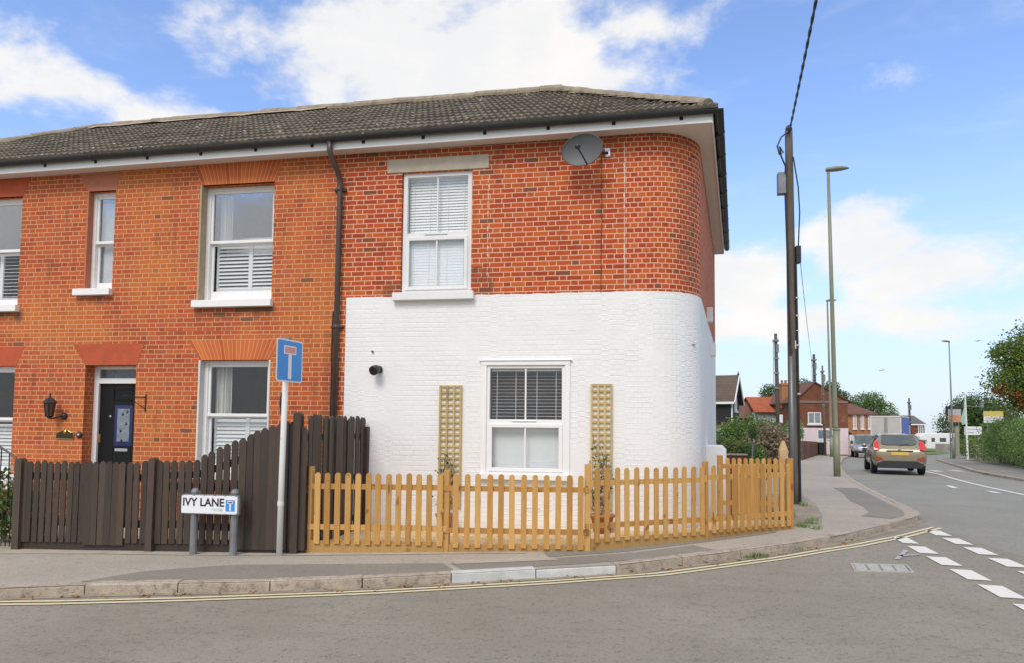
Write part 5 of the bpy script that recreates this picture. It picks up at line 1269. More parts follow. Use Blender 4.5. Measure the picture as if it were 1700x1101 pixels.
def car_body(T, stations, parent, paint, glass_cells, names):
    """stations: (x, zb, w, zmid, belt, wb, roofz, wr); loft of half-sections mirrored"""
    secs = []
    for x, zb, w, zm, zbelt, wb, zr_, wr in stations:
        half = [(0, zb), (w*.80, zb), (w*.97, zb+.10), (w, zm), (wb*.995, zbelt-.05), (wb, zbelt), (wr+(wb-wr)*.10, zr_-(zr_-zbelt)*.10), (wr*.86, zr_-.012*(zr_ > zbelt+.1)), (0, zr_+.02*(zr_ > zbelt+.1))]
        full = [(y, z) for y, z in half] + [(-y, z) for y, z in half[-2:0:-1]]
        secs.append([(x, y, z) for y, z in full])
    n = len(secs[0]); parts = {}
    for i in range(len(secs)-1):
        for k in range(n):
            kk = min(k, n-1-k); nm = glass_cells.get((i, kk), 'body')
            if nm == 'side_window': nm = nm+('L' if k < n/2 else 'R')
            q = [secs[i][k], secs[i][(k+1) % n], secs[i+1][(k+1) % n], secs[i+1][k]]; parts.setdefault(nm, []).append(q)
    parts['body'] += [secs[0][::-1], secs[-1]]
    out = {}
    for nm, qs in parts.items():
        b = MB(T); idx = {}; vs = []; fs = []
        for q in qs:
            f = []
            for p in q:
                kx = tuple(round(v, 4) for v in p)
                if kx not in idx: idx[kx] = len(vs); vs.append(p)
                f.append(idx[kx])
            if len(set(f)) >= 3: fs.append(list(dict.fromkeys(f)))
        b.add(vs, fs); base = nm.rstrip('LR'); o = b.build(base, paint if base == 'body' else M['car_glass'], parent, base == 'body'); out[nm] = o
        if base == 'body':
            md = o.modifiers.new('soft', 'SUBSURF'); md.levels = md.render_levels = 2
            for e in o.data.edges: pass
    return out

# --- hatchback, seen from behind
hbx, hby = 9.62, 16.35; hdg = math.atan2(1.0, .232)
T = xf(hbx, hby, hdg); hatch = thing('hatchback_car', (hbx, hby, g(hbx, hby)-.1), 'beige gold hatchback driving away with red tail lights and yellow plate', 'car')
gold = car_paint('champagne_paint', (.30, .255, .165), .45)
st = [(-.02, .36, .74, .55, .72, .76, .80, .66), (.03, .27, .82, .58, .86, .80, .90, .70), (.10, .25, .86, .60, .95, .80, .985, .69), (.24, .25, .86, .62, .98, .80, 1.16, .66), (.46, .25, .86, .62, .985, .80, 1.40, .60), (.60, .24, .86, .62, .985, .81, 1.435, .59), (1.25, .22, .86, .62, .97, .82, 1.475, .58), (2.0, .22, .86, .6, .95, .82, 1.45, .57), (2.30, .22, .86, .6, .94, .81, 1.38, .60), (2.95, .22, .85, .58, .91, .79, .955, .70), (3.45, .23, .84, .55, .80, .74, .84, .62), (3.80, .26, .78, .5, .66, .66, .70, .5), (3.93, .34, .62, .48, .56, .54, .58, .4)]
gc = {(3, 6): 'rear_x', (8, 6): 'windscreen', (8, 7): 'windscreen'}
for i in (5, 6): gc[(i, 5)] = 'side_window'
gc.pop((3, 6))
parts = car_body(T, st, hatch, gold, gc, None)
b = MB(T)                                              # rear screen, standing on the sloping tailgate
def rear_quad(pts, off):
    return pts
sl = Vector((.46-.12, 0, 1.38-.985)); nrm = Vector((-sl.z, 0, sl.x)).normalized()
def rs(u, v, o_=.035): p = Vector((.115, 0, .985))+sl*v; return p + Vector((0, u, 0)) + nrm*o_
b.prism([rs(-.40, .14), rs(.40, .14), rs(.53, .24), rs(.57, .42), rs(.52, .78), rs(.46, .94), rs(.25, 1.0), rs(-.25, 1.0), rs(-.46, .94), rs(-.52, .78), rs(-.57, .42), rs(-.53, .24)], nrm*.006); rw = b.build('rear_window', M['car_glass'], hatch)
b = MB(T); b.beam(rs(.02, .1, .048), rs(-.30, .2, .048), .015, .012); b.build('wiper', M['trim'], rw)
b = MB(T); b.prism([rs(-.55, .98, .02), rs(.55, .98, .02), rs(.5, 1.12, .0), rs(-.5, 1.12, .0)], nrm*.03); b.build('spoiler', gold, hatch)
for s_ in (-1, 1):
    b = MB(T); fr = [(.0, .62, .90), (.0, .79, .87), (.05, .835, .96), (.20, .785, 1.14), (.28, .70, 1.24), (.24, .65, 1.18), (.13, .65, 1.04)]
    q = [Vector((x-.035, y*s_, z)) for x, y, z in fr]; b.prism(q, Vector((.07, .01*s_, 0))); b.build('tail_light', M['red_light'], hatch, bevel=.005)
    b = MB(T); b.prism([Vector((-.025, y*s_, z)) for y, z in ((.52, .52), (.76, .50), (.80, .60), (.74, .66), (.55, .60))], (.05, 0, 0)); b.build('rear_reflector', M['amber'], hatch)
    b = MB(T); b.lathe([(.02, -.09), (.075, -.07), (.085, .0), (.06, .07), (.02, .08)], (2.25, s_*.95, 1.0), 10, (0, 1, 0)); b.build('wing_mirror', gold, hatch, True)
    b = MB(T); b.prism([Vector((x, s_*.868, .64)) for x in (.3, 2.9)] + [Vector((x, s_*.868, .67)) for x in (2.9, .3)], (0, .008*s_, 0)); b.build('side_moulding', M['trim'], hatch)
    for x in (.72, 3.2): wheel(T, x, s_*.76, .305, .20, s_, hatch)
b = MB(T); b.prism([Vector((-.035, y, z)) for y, z in ((-.70, .24), (.70, .24), (.74, .40), (.5, .50), (-.5, .50), (-.74, .40))], (.12, 0, 0)); b.build('bumper', M['trim'], hatch, bevel=.02)
b = MB(T); b.box(-.05, -.02, -.27, .27, .70, .82); b.build('number_plate', M['plate_y'], hatch, bevel=.004)
b = MB(T); b.box(-.045, .0, -.42, .42, .845, .875); b.build('tailgate_trim', M['trim'], hatch, bevel=.005)
b = MB(T); b.lathe([(.05, 0), (.05, .012), (.03, .016)], (-.01, 0, .91), 14, (-1, 0, .2)); b.build('badge', M['galv'], hatch)
# --- silver four wheel drive, coming towards us
T = xf(19.35, 50.9, -math.pi/2-.2); suv = thing('off_road_car', (18.75, 50.6, g(18.75, 50.6)-.1), 'pale silver blue off road car approaching behind the hatchback', 'car')
silv = car_paint('silver_blue_paint', (.33, .38, .43), .3)
st = [(0, .6, .80, .8, 1.05, .86, 1.1, .75), (.1, .45, .93, .85, 1.12, .9, 1.75, .72), (.6, .42, .95, .85, 1.12, .92, 1.86, .74), (2.2, .42, .95, .85, 1.10, .92, 1.86, .73), (2.5, .42, .95, .85, 1.10, .92, 1.80, .74), (3.15, .42, .95, .85, 1.08, .9, 1.14, .84), (4.1, .45, .94, .82, 1.02, .88, 1.06, .8), (4.45, .5, .88, .78, .9, .84, .94, .76), (4.52, .55, .8, .75, .82, .78, .86, .7)]
gc = {(4, 6): 'windscreen', (4, 7): 'windscreen'}
for i in (1, 2): gc[(i, 5)] = 'side_window'
car_body(T, st, suv, silv, gc, None)
b = MB(T); b.box(4.5, 4.56, -.45, .45, .62, .86); b.build('grille', M['trim'], suv, bevel=.01)
b = MB(T); b.box(4.45, 4.6, -.88, .88, .42, .60); b.build('bumper', M['trim'], suv, bevel=.03)
for s_ in (-1, 1):
    b = MB(T); b.lathe([(.14, 0), (.13, .04), (.05, .06)], (4.48, s_*.64, .76), 14, (1, 0, 0)); b.build('headlight', M['clear_light'], suv)
    b = MB(T); b.box(2.75, 2.9, s_*.95, s_*1.13, 1.12, 1.36); b.build('wing_mirror', M['trim'], suv, bevel=.02)
    for x in (.85, 3.65): wheel(T, x, s_*.80, .38, .24, s_, suv)
# --- lorry
T = xf(23.55, 57.6, math.pi/2-.45); lor = thing('box_lorry', (23.55, 57.6, g(23.55, 57.6)-.1), 'lorry with grey rear doors and blue side panel ahead of the hatchback', 'lorry')
b = MB(T); b.box(0, 7.2, -1.22, 1.22, 1.0, 3.65); b.build('box_body', plain('lorry_grey', (.52, .50, .46), .5, .08, 2), lor, bevel=.02)
b = MB(T); b.box(-.03, 0, -1.25, 1.25, 3.55, 3.68); b.box(-.03, .0, -1.25, -1.17, 1.0, 3.6); b.box(-.03, 0, 1.17, 1.25, 1.0, 3.6); b.box(-.03, 7.2, -1.25, -1.19, 3.58, 3.68); b.build('body_frame', plain('lorry_frame', (.72, .64, .60), .5), lor)
b = MB(T); b.box(-.03, -.01, -.03, .03, 1.02, 3.52); b.box(-.05, -.01, -.12, -.09, 1.02, 3.5); b.box(-.05, -.01, .09, .12, 1.02, 3.5); b.build('door_bar', M['galv'], lor)
b = MB(T); b.box(.15, 7.1, -1.245, -1.22, 1.05, 3.55); b.build('side_curtain', plain('blue_curtain', (.08, .13, .50), .5, .25, 1.2), lor)
b = MB(T); b.box(7.4, 9.2, -1.15, 1.15, .6, 3.0); b.build('cab', plain('cab_white', (.6, .6, .6), .4), lor, bevel=.15)
b = MB(T); b.box(.2, 9, -.45, .45, .65, .98); b.box(-.05, .1, -1.15, 1.15, .5, .72); b.build('chassis', M['trim'], lor)
for s_ in (-1, 1):
    b = MB(T); b.box(-.07, -.04, s_*.8, s_*1.1, .72, .84); b.build('tail_light', M['red_light'], lor)
    for x in (1.6, 2.6, 8.2): wheel(T, x, s_*1.0, .48, .3, s_, lor)
# --- motorhome by the verge
T = xf(41.6, 86.4, math.pi+.1, -1.08) @ Matrix.Scale(.86, 4); mh = thing('motorhome', (39.4, 86, -1.1), 'white motorhome parked by the far grass verge', 'motorhome')
whp = plain('motorhome_white', (.80, .80, .79), .35, .03)
b = MB(T)
for sy in (0,): b.prism([(0, -1.1, .45), (4.3, -1.1, .45), (4.3, -1.1, 1.7), (5.3, -1.1, 1.75), (5.35, -1.1, 2.3), (4.6, -1.1, 2.8), (0, -1.1, 2.8)], (0, 2.2, 0))
b.build('body', whp, mh, bevel=.06)
b = MB(T); b.prism([(4.3, -.95, .4), (5.95, -.95, .4), (6.0, -.95, .95), (5.3, -.95, 1.12), (4.9, -.95, 1.7), (4.3, -.95, 1.7)], (0, 1.9, 0)); b.build('cab', whp, mh, bevel=.05)
b = MB(T); b.box(4.45, 5.0, -.96, .96, 1.15, 1.62); b.prism([(5.3, -.85, 1.15), (5.32, -.85, 1.15), (4.98, -.85, 1.66), (4.95, -.85, 1.66)], (0, 1.7, 0)); b.build('windscreen', M['car_glass'], mh)
for x0, x1 in ((.3, .9), (1.6, 2.5), (3.2, 3.7)):
    b = MB(T); b.box(x0, x1, 1.1, 1.115, 1.5, 2.1); b.build('window', M['car_glass'], mh, bevel=.003)
for s_ in (-1, 1):
    for x in (1.0, 5.1): wheel(T, x, s_*.9, .34, .22, s_, mh)

# ================================================================= THE STREET BEYOND
M['far_brick'] = brick_mat('far_brick', [(0, (.14, .05, .03)), (.5, (.19, .065, .035)), (1, (.23, .085, .045))], (.24, .12, .08), (.22, .08, .04), .2, None, .6)
M['far_orange'] = brick_mat('far_orange_brick', [(0, (.34, .13, .055)), (.5, (.42, .17, .07)), (1, (.48, .21, .09))], (.5, .3, .18), (.45, .2, .08), .3, None, .6)
M['pink'] = plain('pink_render', (.74, .61, .62), .8, .06, 2); M['lilac'] = plain('lilac_render', (.62, .62, .70), .8, .05, 2)
def band_tiles(name, lo, hi, lich=.2):
    mt, t, b = new_mat(name); p = t.new('ShaderNodeTexCoord').outputs['Object']
    n = t.noise(p, 1.5, 5, .65); c = t.ramp(n, [(.25, lo), (.75, hi)]); x, y, z = t.xyz(p)
    w = t.m('FRACT', t.m('MULTIPLY', z, 6.5)); c = t.mix(t.m('MULTIPLY', t.step(w, .3, .0), .55), c, tuple(v*.45 for v in lo))
    t.l.new(c, b.inputs['Base Color']); b.inputs['Roughness'].default_value = .9; bump(t, b, w, .5, .02); return mt
M['roof_brown'] = band_tiles('brown_tiles', (.085, .06, .045), (.15, .11, .08)); M['roof_red'] = band_tiles('red_tiles', (.30, .075, .035), (.45, .13, .06)); M['roof_rust'] = band_tiles('rust_tiles', (.14, .065, .045), (.21, .10, .07))
M['roof_grey'] = band_tiles('grey_tiles', (.11, .105, .10), (.17, .16, .15))
def board_mat():
    mt, t, b = new_mat('black_weatherboard'); p = t.new('ShaderNodeTexCoord').outputs['Object']; z = t.xyz(p)[2]
    w = t.m('FRACT', t.m('MULTIPLY', z, 6.)); c = t.mix(t.step(w, .12, .0), (.022, .021, .022), (.006, .006, .006)); t.l.new(c, b.inputs['Base Color']); b.inputs['Roughness'].default_value = .6; bump(t, b, w, .6, .02); return mt
M['boards'] = board_mat()
def uvbox(b, x0, x1, y0, y1, z0, z1):
    for q, L in (([(x0, y0), (x1, y0)], x1-x0), ([(x1, y0), (x1, y1)], y1-y0), ([(x1, y1), (x0, y1)], x1-x0), ([(x0, y1), (x0, y0)], y1-y0)):
        (ax, ay), (cx_, cy_) = q; b.add([(ax, ay, z0), (cx_, cy_, z0), (cx_, cy_, z1), (ax, ay, z1)], [(0, 1, 2, 3)], [[(0, z0), (L, z0), (L, z1), (0, z1)]])
    return b
def T2(x, y, a, z=0): return Matrix.Translation((x, y, z)) @ Matrix.Rotation(a, 4, 'Z')
def fwindow(T, house, x0, x1, z0, z1, y=0., bars=1, mat='upvc', sill_=True, name='window', face='front'):
    """small far window with frame, bars and pane; wall plane y, facing -y in the local frame"""
    b = MB(T); f = .07
    b.box(x0, x1, y-.05, y, z1-f, z1); b.box(x0, x1, y-.05, y, z0, z0+f); b.box(x0, x0+f, y-.05, y, z0+f, z1-f); b.box(x1-f, x1, y-.05, y, z0+f, z1-f)
    for i in range(bars): xm = x0+(x1-x0)*(i+1)/(bars+1); b.box(xm-.03, xm+.03, y-.045, y-.002, z0+f, z1-f)
    if sill_: b.box(x0-.08, x1+.08, y-.12, y, z0-.12, z0-.01)
    w = b.build(name, M[mat], house)
    b = MB(T); b.box(x0+f, x1-f, y-.02, y-.012, z0+f, z1-f); b.build('pane', M['pane_grey'], w); return w
M['pane_grey'] = plain('far_window_pane', (.25, .27, .28), .1, .4, 3)
def chimney(T, house, x, y, z0, z1, w=.5, d=.5, pots=1, mat='far_brick'):
    b = MB(T); uvbox(b, x-w/2, x+w/2, y-d/2, y+d/2, z0, z1); b.box(x-w/2-.05, x+w/2+.05, y-d/2-.05, y+d/2+.05, z1-.2, z1-.06); c = b.build('chimney', M[mat], house)
    b = MB(T)
    for i in range(pots): b.lathe([(.11, 0), (.10, .3), (.12, .33)], (x+(i-(pots-1)/2)*.3, y, z1-.06), 8)
    b.build('chimney_pot', M['terracotta'], c)
# black boarded house
bh = thing('boarded_house', (4.3, 27.4, .05), 'black weatherboarded house with steep gable and white bargeboards behind the garden', 'house')
T = T2(5.45, 27.4, R(-17)); W2, DEP = 1.55, 6.
b = MB(T)   # gable end faces right (+x); ridge along x
za = 3.05; zr2 = 4.35
b.add([(0, -.0, -.3), (0, 3.0, -.3), (0, 3.0, za), (0, 1.5, zr2), (0, 0, za)], [(0, 1, 2, 3, 4)]); b.add([(-DEP, 0, -.3), (0, 0, -.3), (0, 0, za), (-DEP, 0, za)], [(0, 1, 2, 3)]); b.add([(-DEP, 3, -.3), (0, 3, -.3), (0, 3, za), (-DEP, 3, za)], [(0, 1, 2, 3)])
b.build('wall', M['boards'], bh)
b = MB(T); b.prism([(.22, -.22, za-.18), (.22, 1.5, zr2+.06), (-DEP, 1.5, zr2+.06), (-DEP, -.22, za-.18)], (0, 0, .09)); b.prism([(.22, 3.22, za-.18), (.22, 1.5, zr2+.06), (-DEP, 1.5, zr2+.06), (-DEP, 3.22, za-.18)], (0, 0, .09)); rfo = b.build('roof', M['roof_brown'], bh)
b = MB(T); b.lathe([(.05, 0), (.07, .08), (.02, .2), (.0, .28)], (.18, 1.5, zr2+.1), 8); b.build('finial', M['roof_rust'], rfo)
b = MB(T); b.beam((.24, -.24, za-.17), (.24, 1.5, zr2+.06), .04, .17, (0, 0, 1)); b.beam((.24, 3.24, za-.17), (.24, 1.5, zr2+.06), .04, .17, (0, 0, 1)); b.box(-DEP, .2, -.24, -.2, za-.2, za-.08); b.build('bargeboard', M['upvc'], bh)
T_ = T @ Matrix.Rotation(R(90), 4, 'Z'); fwindow(T_, bh, 1.15, 1.85, 2.55, 3.3, 0.); b = MB(T); b.box(.02, .08, .02, .14, 1.9, 3.0); b.build('corner_board', M['upvc'], bh)
# house with brown hip roof and chimney; red roofed house
hh = thing('hipped_house', (9.9, 53, -.6), 'house with dark brown hipped roof and small chimney behind the bushes', 'house')
T = T2(9.2, 53.6, R(4)); b = MB(T); b.box(0, 4, 0, 6, -.8, 2.6); b.build('wall', M['far_brick'], hh)
b = MB(T); b.add([(-.3, -.3, 2.55), (4.3, -.3, 2.55), (4.3, 6.3, 2.55), (-.3, 6.3, 2.55), (1.9, 1.6, 4.15), (4.3, 1.6, 4.2), (4.3, 4.5, 4.2), (1.9, 4.5, 4.15)], [(0, 1, 5, 4), (3, 7, 6, 2), (0, 4, 7, 3), (4, 5, 6, 7)]); b.build('roof', M['roof_rust'], hh); chimney(T, hh, -.0, 3.2, 2.3, 4.15, .45, .45)
b = MB(T); b.tube([(1.1, -.5, 2.2), (1.1, -.5, 4.3)], .03, 6); b.build('soil_pipe', M['galv'], hh)
rh_ = thing('red_roofed_house', (13, 53, -.6), 'low lilac rendered house with bright red tiled roof', 'house')
T = T2(11.3, 52.9, R(8)); b = MB(T); b.box(.0, 4.4, .3, 5, -.8, 3.05); b.build('wall', M['lilac'], rh_)
b = MB(T); b.prism([(-.15, 0, 3.0), (-.15, 2.4, 4.42), (-.15, 2.4, 4.52), (-.15, -.05, 3.08)], (4.8, 0, 0)); b.prism([(-.15, 4.9, 3.0), (-.15, 2.4, 4.42), (-.15, 2.4, 4.52), (-.15, 4.95, 3.08)], (4.8, 0, 0)); b.build('roof', M['roof_red'], rh_)
b = MB(T); b.box(-.1, 4.5, -.04, .02, 2.9, 3.0); b.build('fascia', M['trim'], rh_); fwindow(T, rh_, 2.0, 3.1, 1.2, 2.4, .3)
# pink and brick shop house, gable to us
pk_ = thing('pink_house', (16, 50, -.55), 'brick gabled house with pink painted ground floor at the bend', 'house')
T = T2(13.75, 49.25, R(9)); Wd = 4.3; zb_ = -.75; zmid, zev, zap = 1.72, 4.05, 5.42
b = MB(T); b.add([(0, 0, zmid), (Wd, 0, zmid), (Wd, 0, zev), (Wd*.5-.55, 0, zap), (0, 0, zev-.1)], [(0, 1, 2, 3, 4)], [[(0, zmid), (Wd, zmid), (Wd, zev), (Wd*.5, zap), (0, zev)]]); b.add([(Wd, 0, zmid), (Wd, 7, zmid), (Wd, 7, zev), (Wd, 0, zev)], [(0, 1, 2, 3)], [[(0, zmid), (7, zmid), (7, zev), (0, zev)]]); b.add([(0, 0, zmid), (0, 7, zmid), (0, 7, zev), (0, 0, zev)], [(0, 1, 2, 3)], [[(0, 0), (7, 0), (7, 3), (0, 3)]])
b.build('brick_wall', M['far_brick'], pk_)
b = MB(T); b.box(0, Wd, -.03, 6.9, zb_, zmid); b.build('pink_wall', M['pink'], pk_)
b = MB(T); b.box(-.02, Wd+.02, -.05, 6.9, zb_-.1, zb_+.3); b.build('plinth', M['trim'], pk_)
b = MB(T); xa_ = Wd*.5-.55; b.prism([(-.25, -.12, zev-.3), (xa_, -.12, zap+.02), (xa_, 7, zap+.02), (-.25, 7, zev-.3)], (0, 0, .1)); b.prism([(Wd+.35, -.12, zev-.28), (xa_, -.12, zap+.02), (xa_, 7, zap+.02), (Wd+.35, 7, zev-.28)], (0, 0, .1)); b.build('roof', M['roof_rust'], pk_)
b = MB(T); b.box(.0, Wd, -.05, .0, zev-.28, zev-.10); b.build('string_course', plain('weathered_band', (.24, .17, .14), .8), pk_)
fwindow(T, pk_, 1.0, 2.08, 2.05, 3.0, 0., 1); fwindow(T, pk_, 1.75, 2.9, .75, 1.6, -.03, 0, 'upvc', False); 
b = MB(T); b.box(1.75, 2.3, -.05, -.03, .95, 1.6); b.build('sign_board', M['sign_white'], pk_); b = MB(T); b.box(1.95, 2.05, -.055, -.05, 1.2, 1.42); b.box(1.98, 2.12, -.055, -.05, 1.3, 1.36); b.build('sign_motif', M['sign_blue'], pk_)
b = MB(T); b.box(1.65, 2.45, -.06, -.03, zb_+.1, .85); b.build('door', M['offwhite'], pk_)
T_ = T @ Matrix.Translation((Wd, 0, 0)) @ Matrix.Rotation(R(90), 4, 'Z')
fwindow(T_, pk_, 1.2, 2.6, 2.1, 3.3, 0., 2, 'trim'); fwindow(T_, pk_, 3.6, 5.0, 2.1, 3.3, 0., 2, 'trim'); b = MB(T_); b.prism([(.6, -.05, 1.6), (6, -.05, 1.6), (6, -.6, 1.2), (.6, -.6, 1.2)], (0, 0, .12)); b.build('shop_canopy', M['roof_rust'], pk_); b = MB(T_); b.box(.8, 5.8, -.06, -.03, -.6, 1.2); b.build('shop_front', M['trim'], pk_)
chimney(T, pk_, .15, 2.8, 3.4, 5.55, .55, .6, 2, 'far_orange')
# orange brick house with three tall windows
oh = thing('orange_brick_house', (24.6, 67, -.9), 'orange brick house with three tall white windows beyond the pink house', 'house')
T = T2(22.4, 66.9, R(9)); b = MB(T); uvbox(b, 0, 3.6, 0, 8, -1., 3.35); b.build('wall', M['far_orange'], oh)
b = MB(T); b.add([(-1.2, -.2, 3.3), (3.85, -.2, 3.3), (3.85, 8.2, 3.3), (-1.2, 8.2, 3.3), (-1.2, 2.5, 5.0), (1.4, 2.5, 4.85), (1.4, 5.6, 4.85), (-1.2, 5.6, 5.0)], [(0, 1, 5, 4), (1, 2, 6, 5), (2, 3, 7, 6), (4, 5, 6, 7), (0, 4, 7, 3)]); b.box(-1.2, 3.85, -.22, -.16, 3.18, 3.34); b.build('roof', M['roof_rust'], oh)
for x in (1.25, 2.05, 2.85): fwindow(T, oh, x, x+.36, 1.75, 3.18, 0., 1, 'upvc')
chimney(T, oh, .6, 5, 4.4, 5.6, .4, .4, 1, 'far_orange'); chimney(T, oh, 1.0, 5, 4.4, 5.5, .4, .4, 1, 'far_orange')
# white gate beside the pink house
wgt = thing('white_gate', (21.9, 60.8, -.75), 'white slatted gate between the pink house and the silver car', 'gate')
T = T2(21.3, 60.5, R(10))
for i in range(9): b = MB(T); b.box(.1+i*.13, .18+i*.13, -.02, .02, -.8, .85); b.build('slat', M['upvc'], wgt)
b = MB(T); b.box(0, 1.35, -.04, .04, .85, 1.1); b.box(0, .08, -.05, .05, -.8, .85); b.box(1.27, 1.35, -.05, .05, -.8, .85); b.box(.08, 1.27, -.03, .03, -.7, -.55); b.box(.08, 1.27, -.03, .03, .1, .2); b.build('frame', M['upvc'], wgt)
# far houses behind the lorry
f2 = thing('grey_roofed_house', (37.5, 88, -1), 'far house with grey roof and red brick end behind the lorry', 'house')
T = T2(35.2, 88.2, R(12)); b = MB(T); uvbox(b, 0, 4.2, 0, 7, -1.2, 2.5); b.build('wall', M['far_brick'], f2)
b = MB(T); b.prism([(2.0, -.15, 2.4), (2.0, 2.6, 3.55), (2.0, 2.6, 3.7), (2.0, -.2, 2.5)], (2.4, 0, 0)); b.prism([(-3, -.15, 2.9), (-3, 3.2, 4.0), (-3, 3.2, 4.15), (-3, -.2, 3.0)], (5., 0, 0)); b.build('roof', M['roof_grey'], f2); fwindow(T, f2, 3.3, 4.0, .3, 2.3, 0., 1); b = MB(T); b.box(2.0, 4.4, -.2, -.12, 2.35, 2.5); b.build('fascia', M['upvc'], f2)
# wheelie bin
wb_ = thing('wheelie_bin', (15.7, 49.0, g(15.7, 49)), 'black wheelie bin on the pavement in front of the pink house', 'bin')
T = T2(15.35, 48.6, R(9), g(15.7, 49)); b = MB(T); b.add([(.08, .05, .08), (.55, .05, .08), (.55, .6, .08), (.08, .6, .08), (0, 0, .98), (.63, 0, .98), (.63, .7, .98), (0, .7, .98)], [(3, 2, 1, 0), (0, 1, 5, 4), (1, 2, 6, 5), (2, 3, 7, 6), (3, 0, 4, 7), (4, 5, 6, 7)]); b.build('bin_body', M['black_plastic'], wb_, bevel=.015)
b = MB(T); b.prism([(-.02, -.04, .98), (.65, -.04, .98), (.65, .55, 1.04), (.65, .74, .98), (-.02, .74, .98), (-.02, .55, 1.04)][0:2] + [(.65, .74, 1.02), (-.02, .74, 1.02)], (0, 0, .05)); b.build('lid', M['black_plastic'], wb_, bevel=.01)
for x in (.06, .57): b = MB(T); b.lathe([(.11, -.03), (.11, .03)], (x, .62, .11), 14, (1, 0, 0)); b.build('wheel', M['tyre'], wb_)
# brown garden fence, grey fence
bf = thing('brown_board_fence', (12, 41, -.2), 'low reddish brown board fence along the pavement before the pink house', 'fence')
A, Cc = Vector((9.8, 31.0, 0)), Vector((15.75, 50.4, 0)); d = (Cc-A).normalized(); n = 11
for i in range(n+1):
    p = A.lerp(Cc, i/n); z = g(p.x, p.y); b = MB(); b.box(p.x-.06, p.x+.06, p.y-.06, p.y+.06, z-.1, z+1.1); b.build('post', M['old_fence'], bf)
for i in range(n):
    p, q = A.lerp(Cc, i/n), A.lerp(Cc, (i+1)/n); b = MB(); m_ = 16
    for k in range(m_):
        u, v = p.lerp(q, k/m_), p.lerp(q, (k+.93)/m_); z = g(u.x, u.y); nn = Vector((d.y, -d.x, 0))*(.02 if k % 2 else .0); b.prism([u+nn+Vector((0, 0, z)), v+nn+Vector((0, 0, z)), v+nn+Vector((0, 0, z+1.0)), u+nn+Vector((0, 0, z+1.0))], Vector((d.y, -d.x, 0))*.02)
    b.build('board_panel', M['old_fence'], bf)
gf = thing('grey_board_fence', (43, 94, -1), 'weathered grey board fence behind the far grass verge', 'fence')
for i in range(8):
    x0 = 37.9+i*.95; y0 = 82.5+i*.2; b = MB()
    for k in range(8): b.box(x0+k*.117, x0+k*.117+.11, y0, y0+.03, -1.25, .02+.01*(k % 2)-.0)
    b.build('board_panel', M['grey_fence'], gf)
# garden wall with hedge behind the side yard
gw = thing('garden_wall', (3.4, 12.3, .05), 'low reddish brick garden wall beneath the dark hedge', 'wall')
T = T2(2.2, 11.6, R(14)); b = MB(T); uvbox(b, .5, 1.5, 0, .25, -.1, .72); b.build('brickwork', plain('dark_red_brick', (.12, .045, .035), .9, .3, 5, .5), gw); b = MB(T); b.box(.47, 1.53, -.03, .28, .72, .76); b.build('coping', M['kerb'], gw)
wl = thing('white_garden_wall', (4.3, 21, .05), 'long pale rendered wall in front of the black boarded house', 'wall')
T = T2(2.6, 20.2, R(6)); b = MB(T); b.box(0, 3.2, 0, .25, 0, 1.62); b.build('render', M['white_render'], wl); b = MB(T); b.box(-.03, 3.23, -.04, .29, 1.62, 1.7); b.build('coping', M['terracotta'], wl); b = MB(T); b.box(.1, .5, -.05, .3, 1.7, 2.05); b.build('pier_cap', M['white_render'], wl)

# ---- vegetation beyond
G = 'shrubs in the garden between the corner house and the pink house'
shrub('hedge', [((2.9, 12.6, .85), (.55, .45, .42)), ((3.4, 12.7, .8), (.45, .45, .36)), ((2.5, 12.5, .85), (.5, .45, .45)), ((2.9, 12.6, .45), (.8, .4, .4))], 6500, .07, M['leaf_olive'], 'clipped dark hedge on top of the red brick garden wall', 31, 'hedge', None)
shrub('evergreen_shrub', [((3.7, 12.6, .6), (.45, .5, .5)), ((4.05, 13.2, .5), (.45, .5, .42)), ((3.95, 12.9, .75), (.4, .4, .3)), ((3.85, 12.3, .3), (.4, .4, .35))], 7000, .065, M['leaf_dark'], 'low dark evergreen shrub with pale tips behind the picket gate', 32, group=None, mat2=M['leaf_light'])
shrub('leafy_shrub', [((5.0, 19.5, 1.25), (1.1, .9, .85)), ((5.5, 20, 1.0), (.85, .9, .75)), ((4.3, 19.4, 1.0), (.9, .8, .85)), ((4.9, 19.3, .6), (1.3, .8, .6))], 13000, .11, M['leaf_green'], 'tall green shrub in front of the red roofed house', 33, mat2=M['leaf_light'])
shrub('leafy_shrub', [((6.1, 22, 1.0), (.8, .8, .85)), ((5.9, 21.6, .7), (.8, .8, .8))], 8000, .11, M['leaf_dark'], 'darker green shrub at the foot of the dark telegraph pole', 34)
shrub('dry_bush', [((4.9, 15.0, .95), (.75, .55, .75)), ((5.4, 15.3, .85), (.55, .5, .7)), ((4.4, 15.1, .7), (.45, .4, .5)), ((4.9, 14.9, .4), (.7, .4, .4))], 8000, .11, M['twig'], 'pale straw coloured twiggy bush in the middle of the garden', 35)
shrub('light_shrub', [((4.75, 16.6, .85), (.5, .6, .75)), ((4.4, 16.2, .6), (.5, .5, .5))], 6000, .08, M['leaf_olive'], 'yellowish green shrub beside the twiggy bush', 36)
shrub('variegated_shrub', [((9.95, 33.4, 1.55), (.45, .8, .62)), ((10.2, 34.2, 1.2), (.4, .8, .5)), ((9.5, 33.2, .9), (.5, .8, .9))], 5500, .13, M['leaf_light'], 'light green shrub right of the near telegraph pole above the brown fence', 37)
sp_ = thing('standard_tree', (3.75, 11.2, .05), 'small clipped tree with thin bare stem behind the picket gate', 'tree')
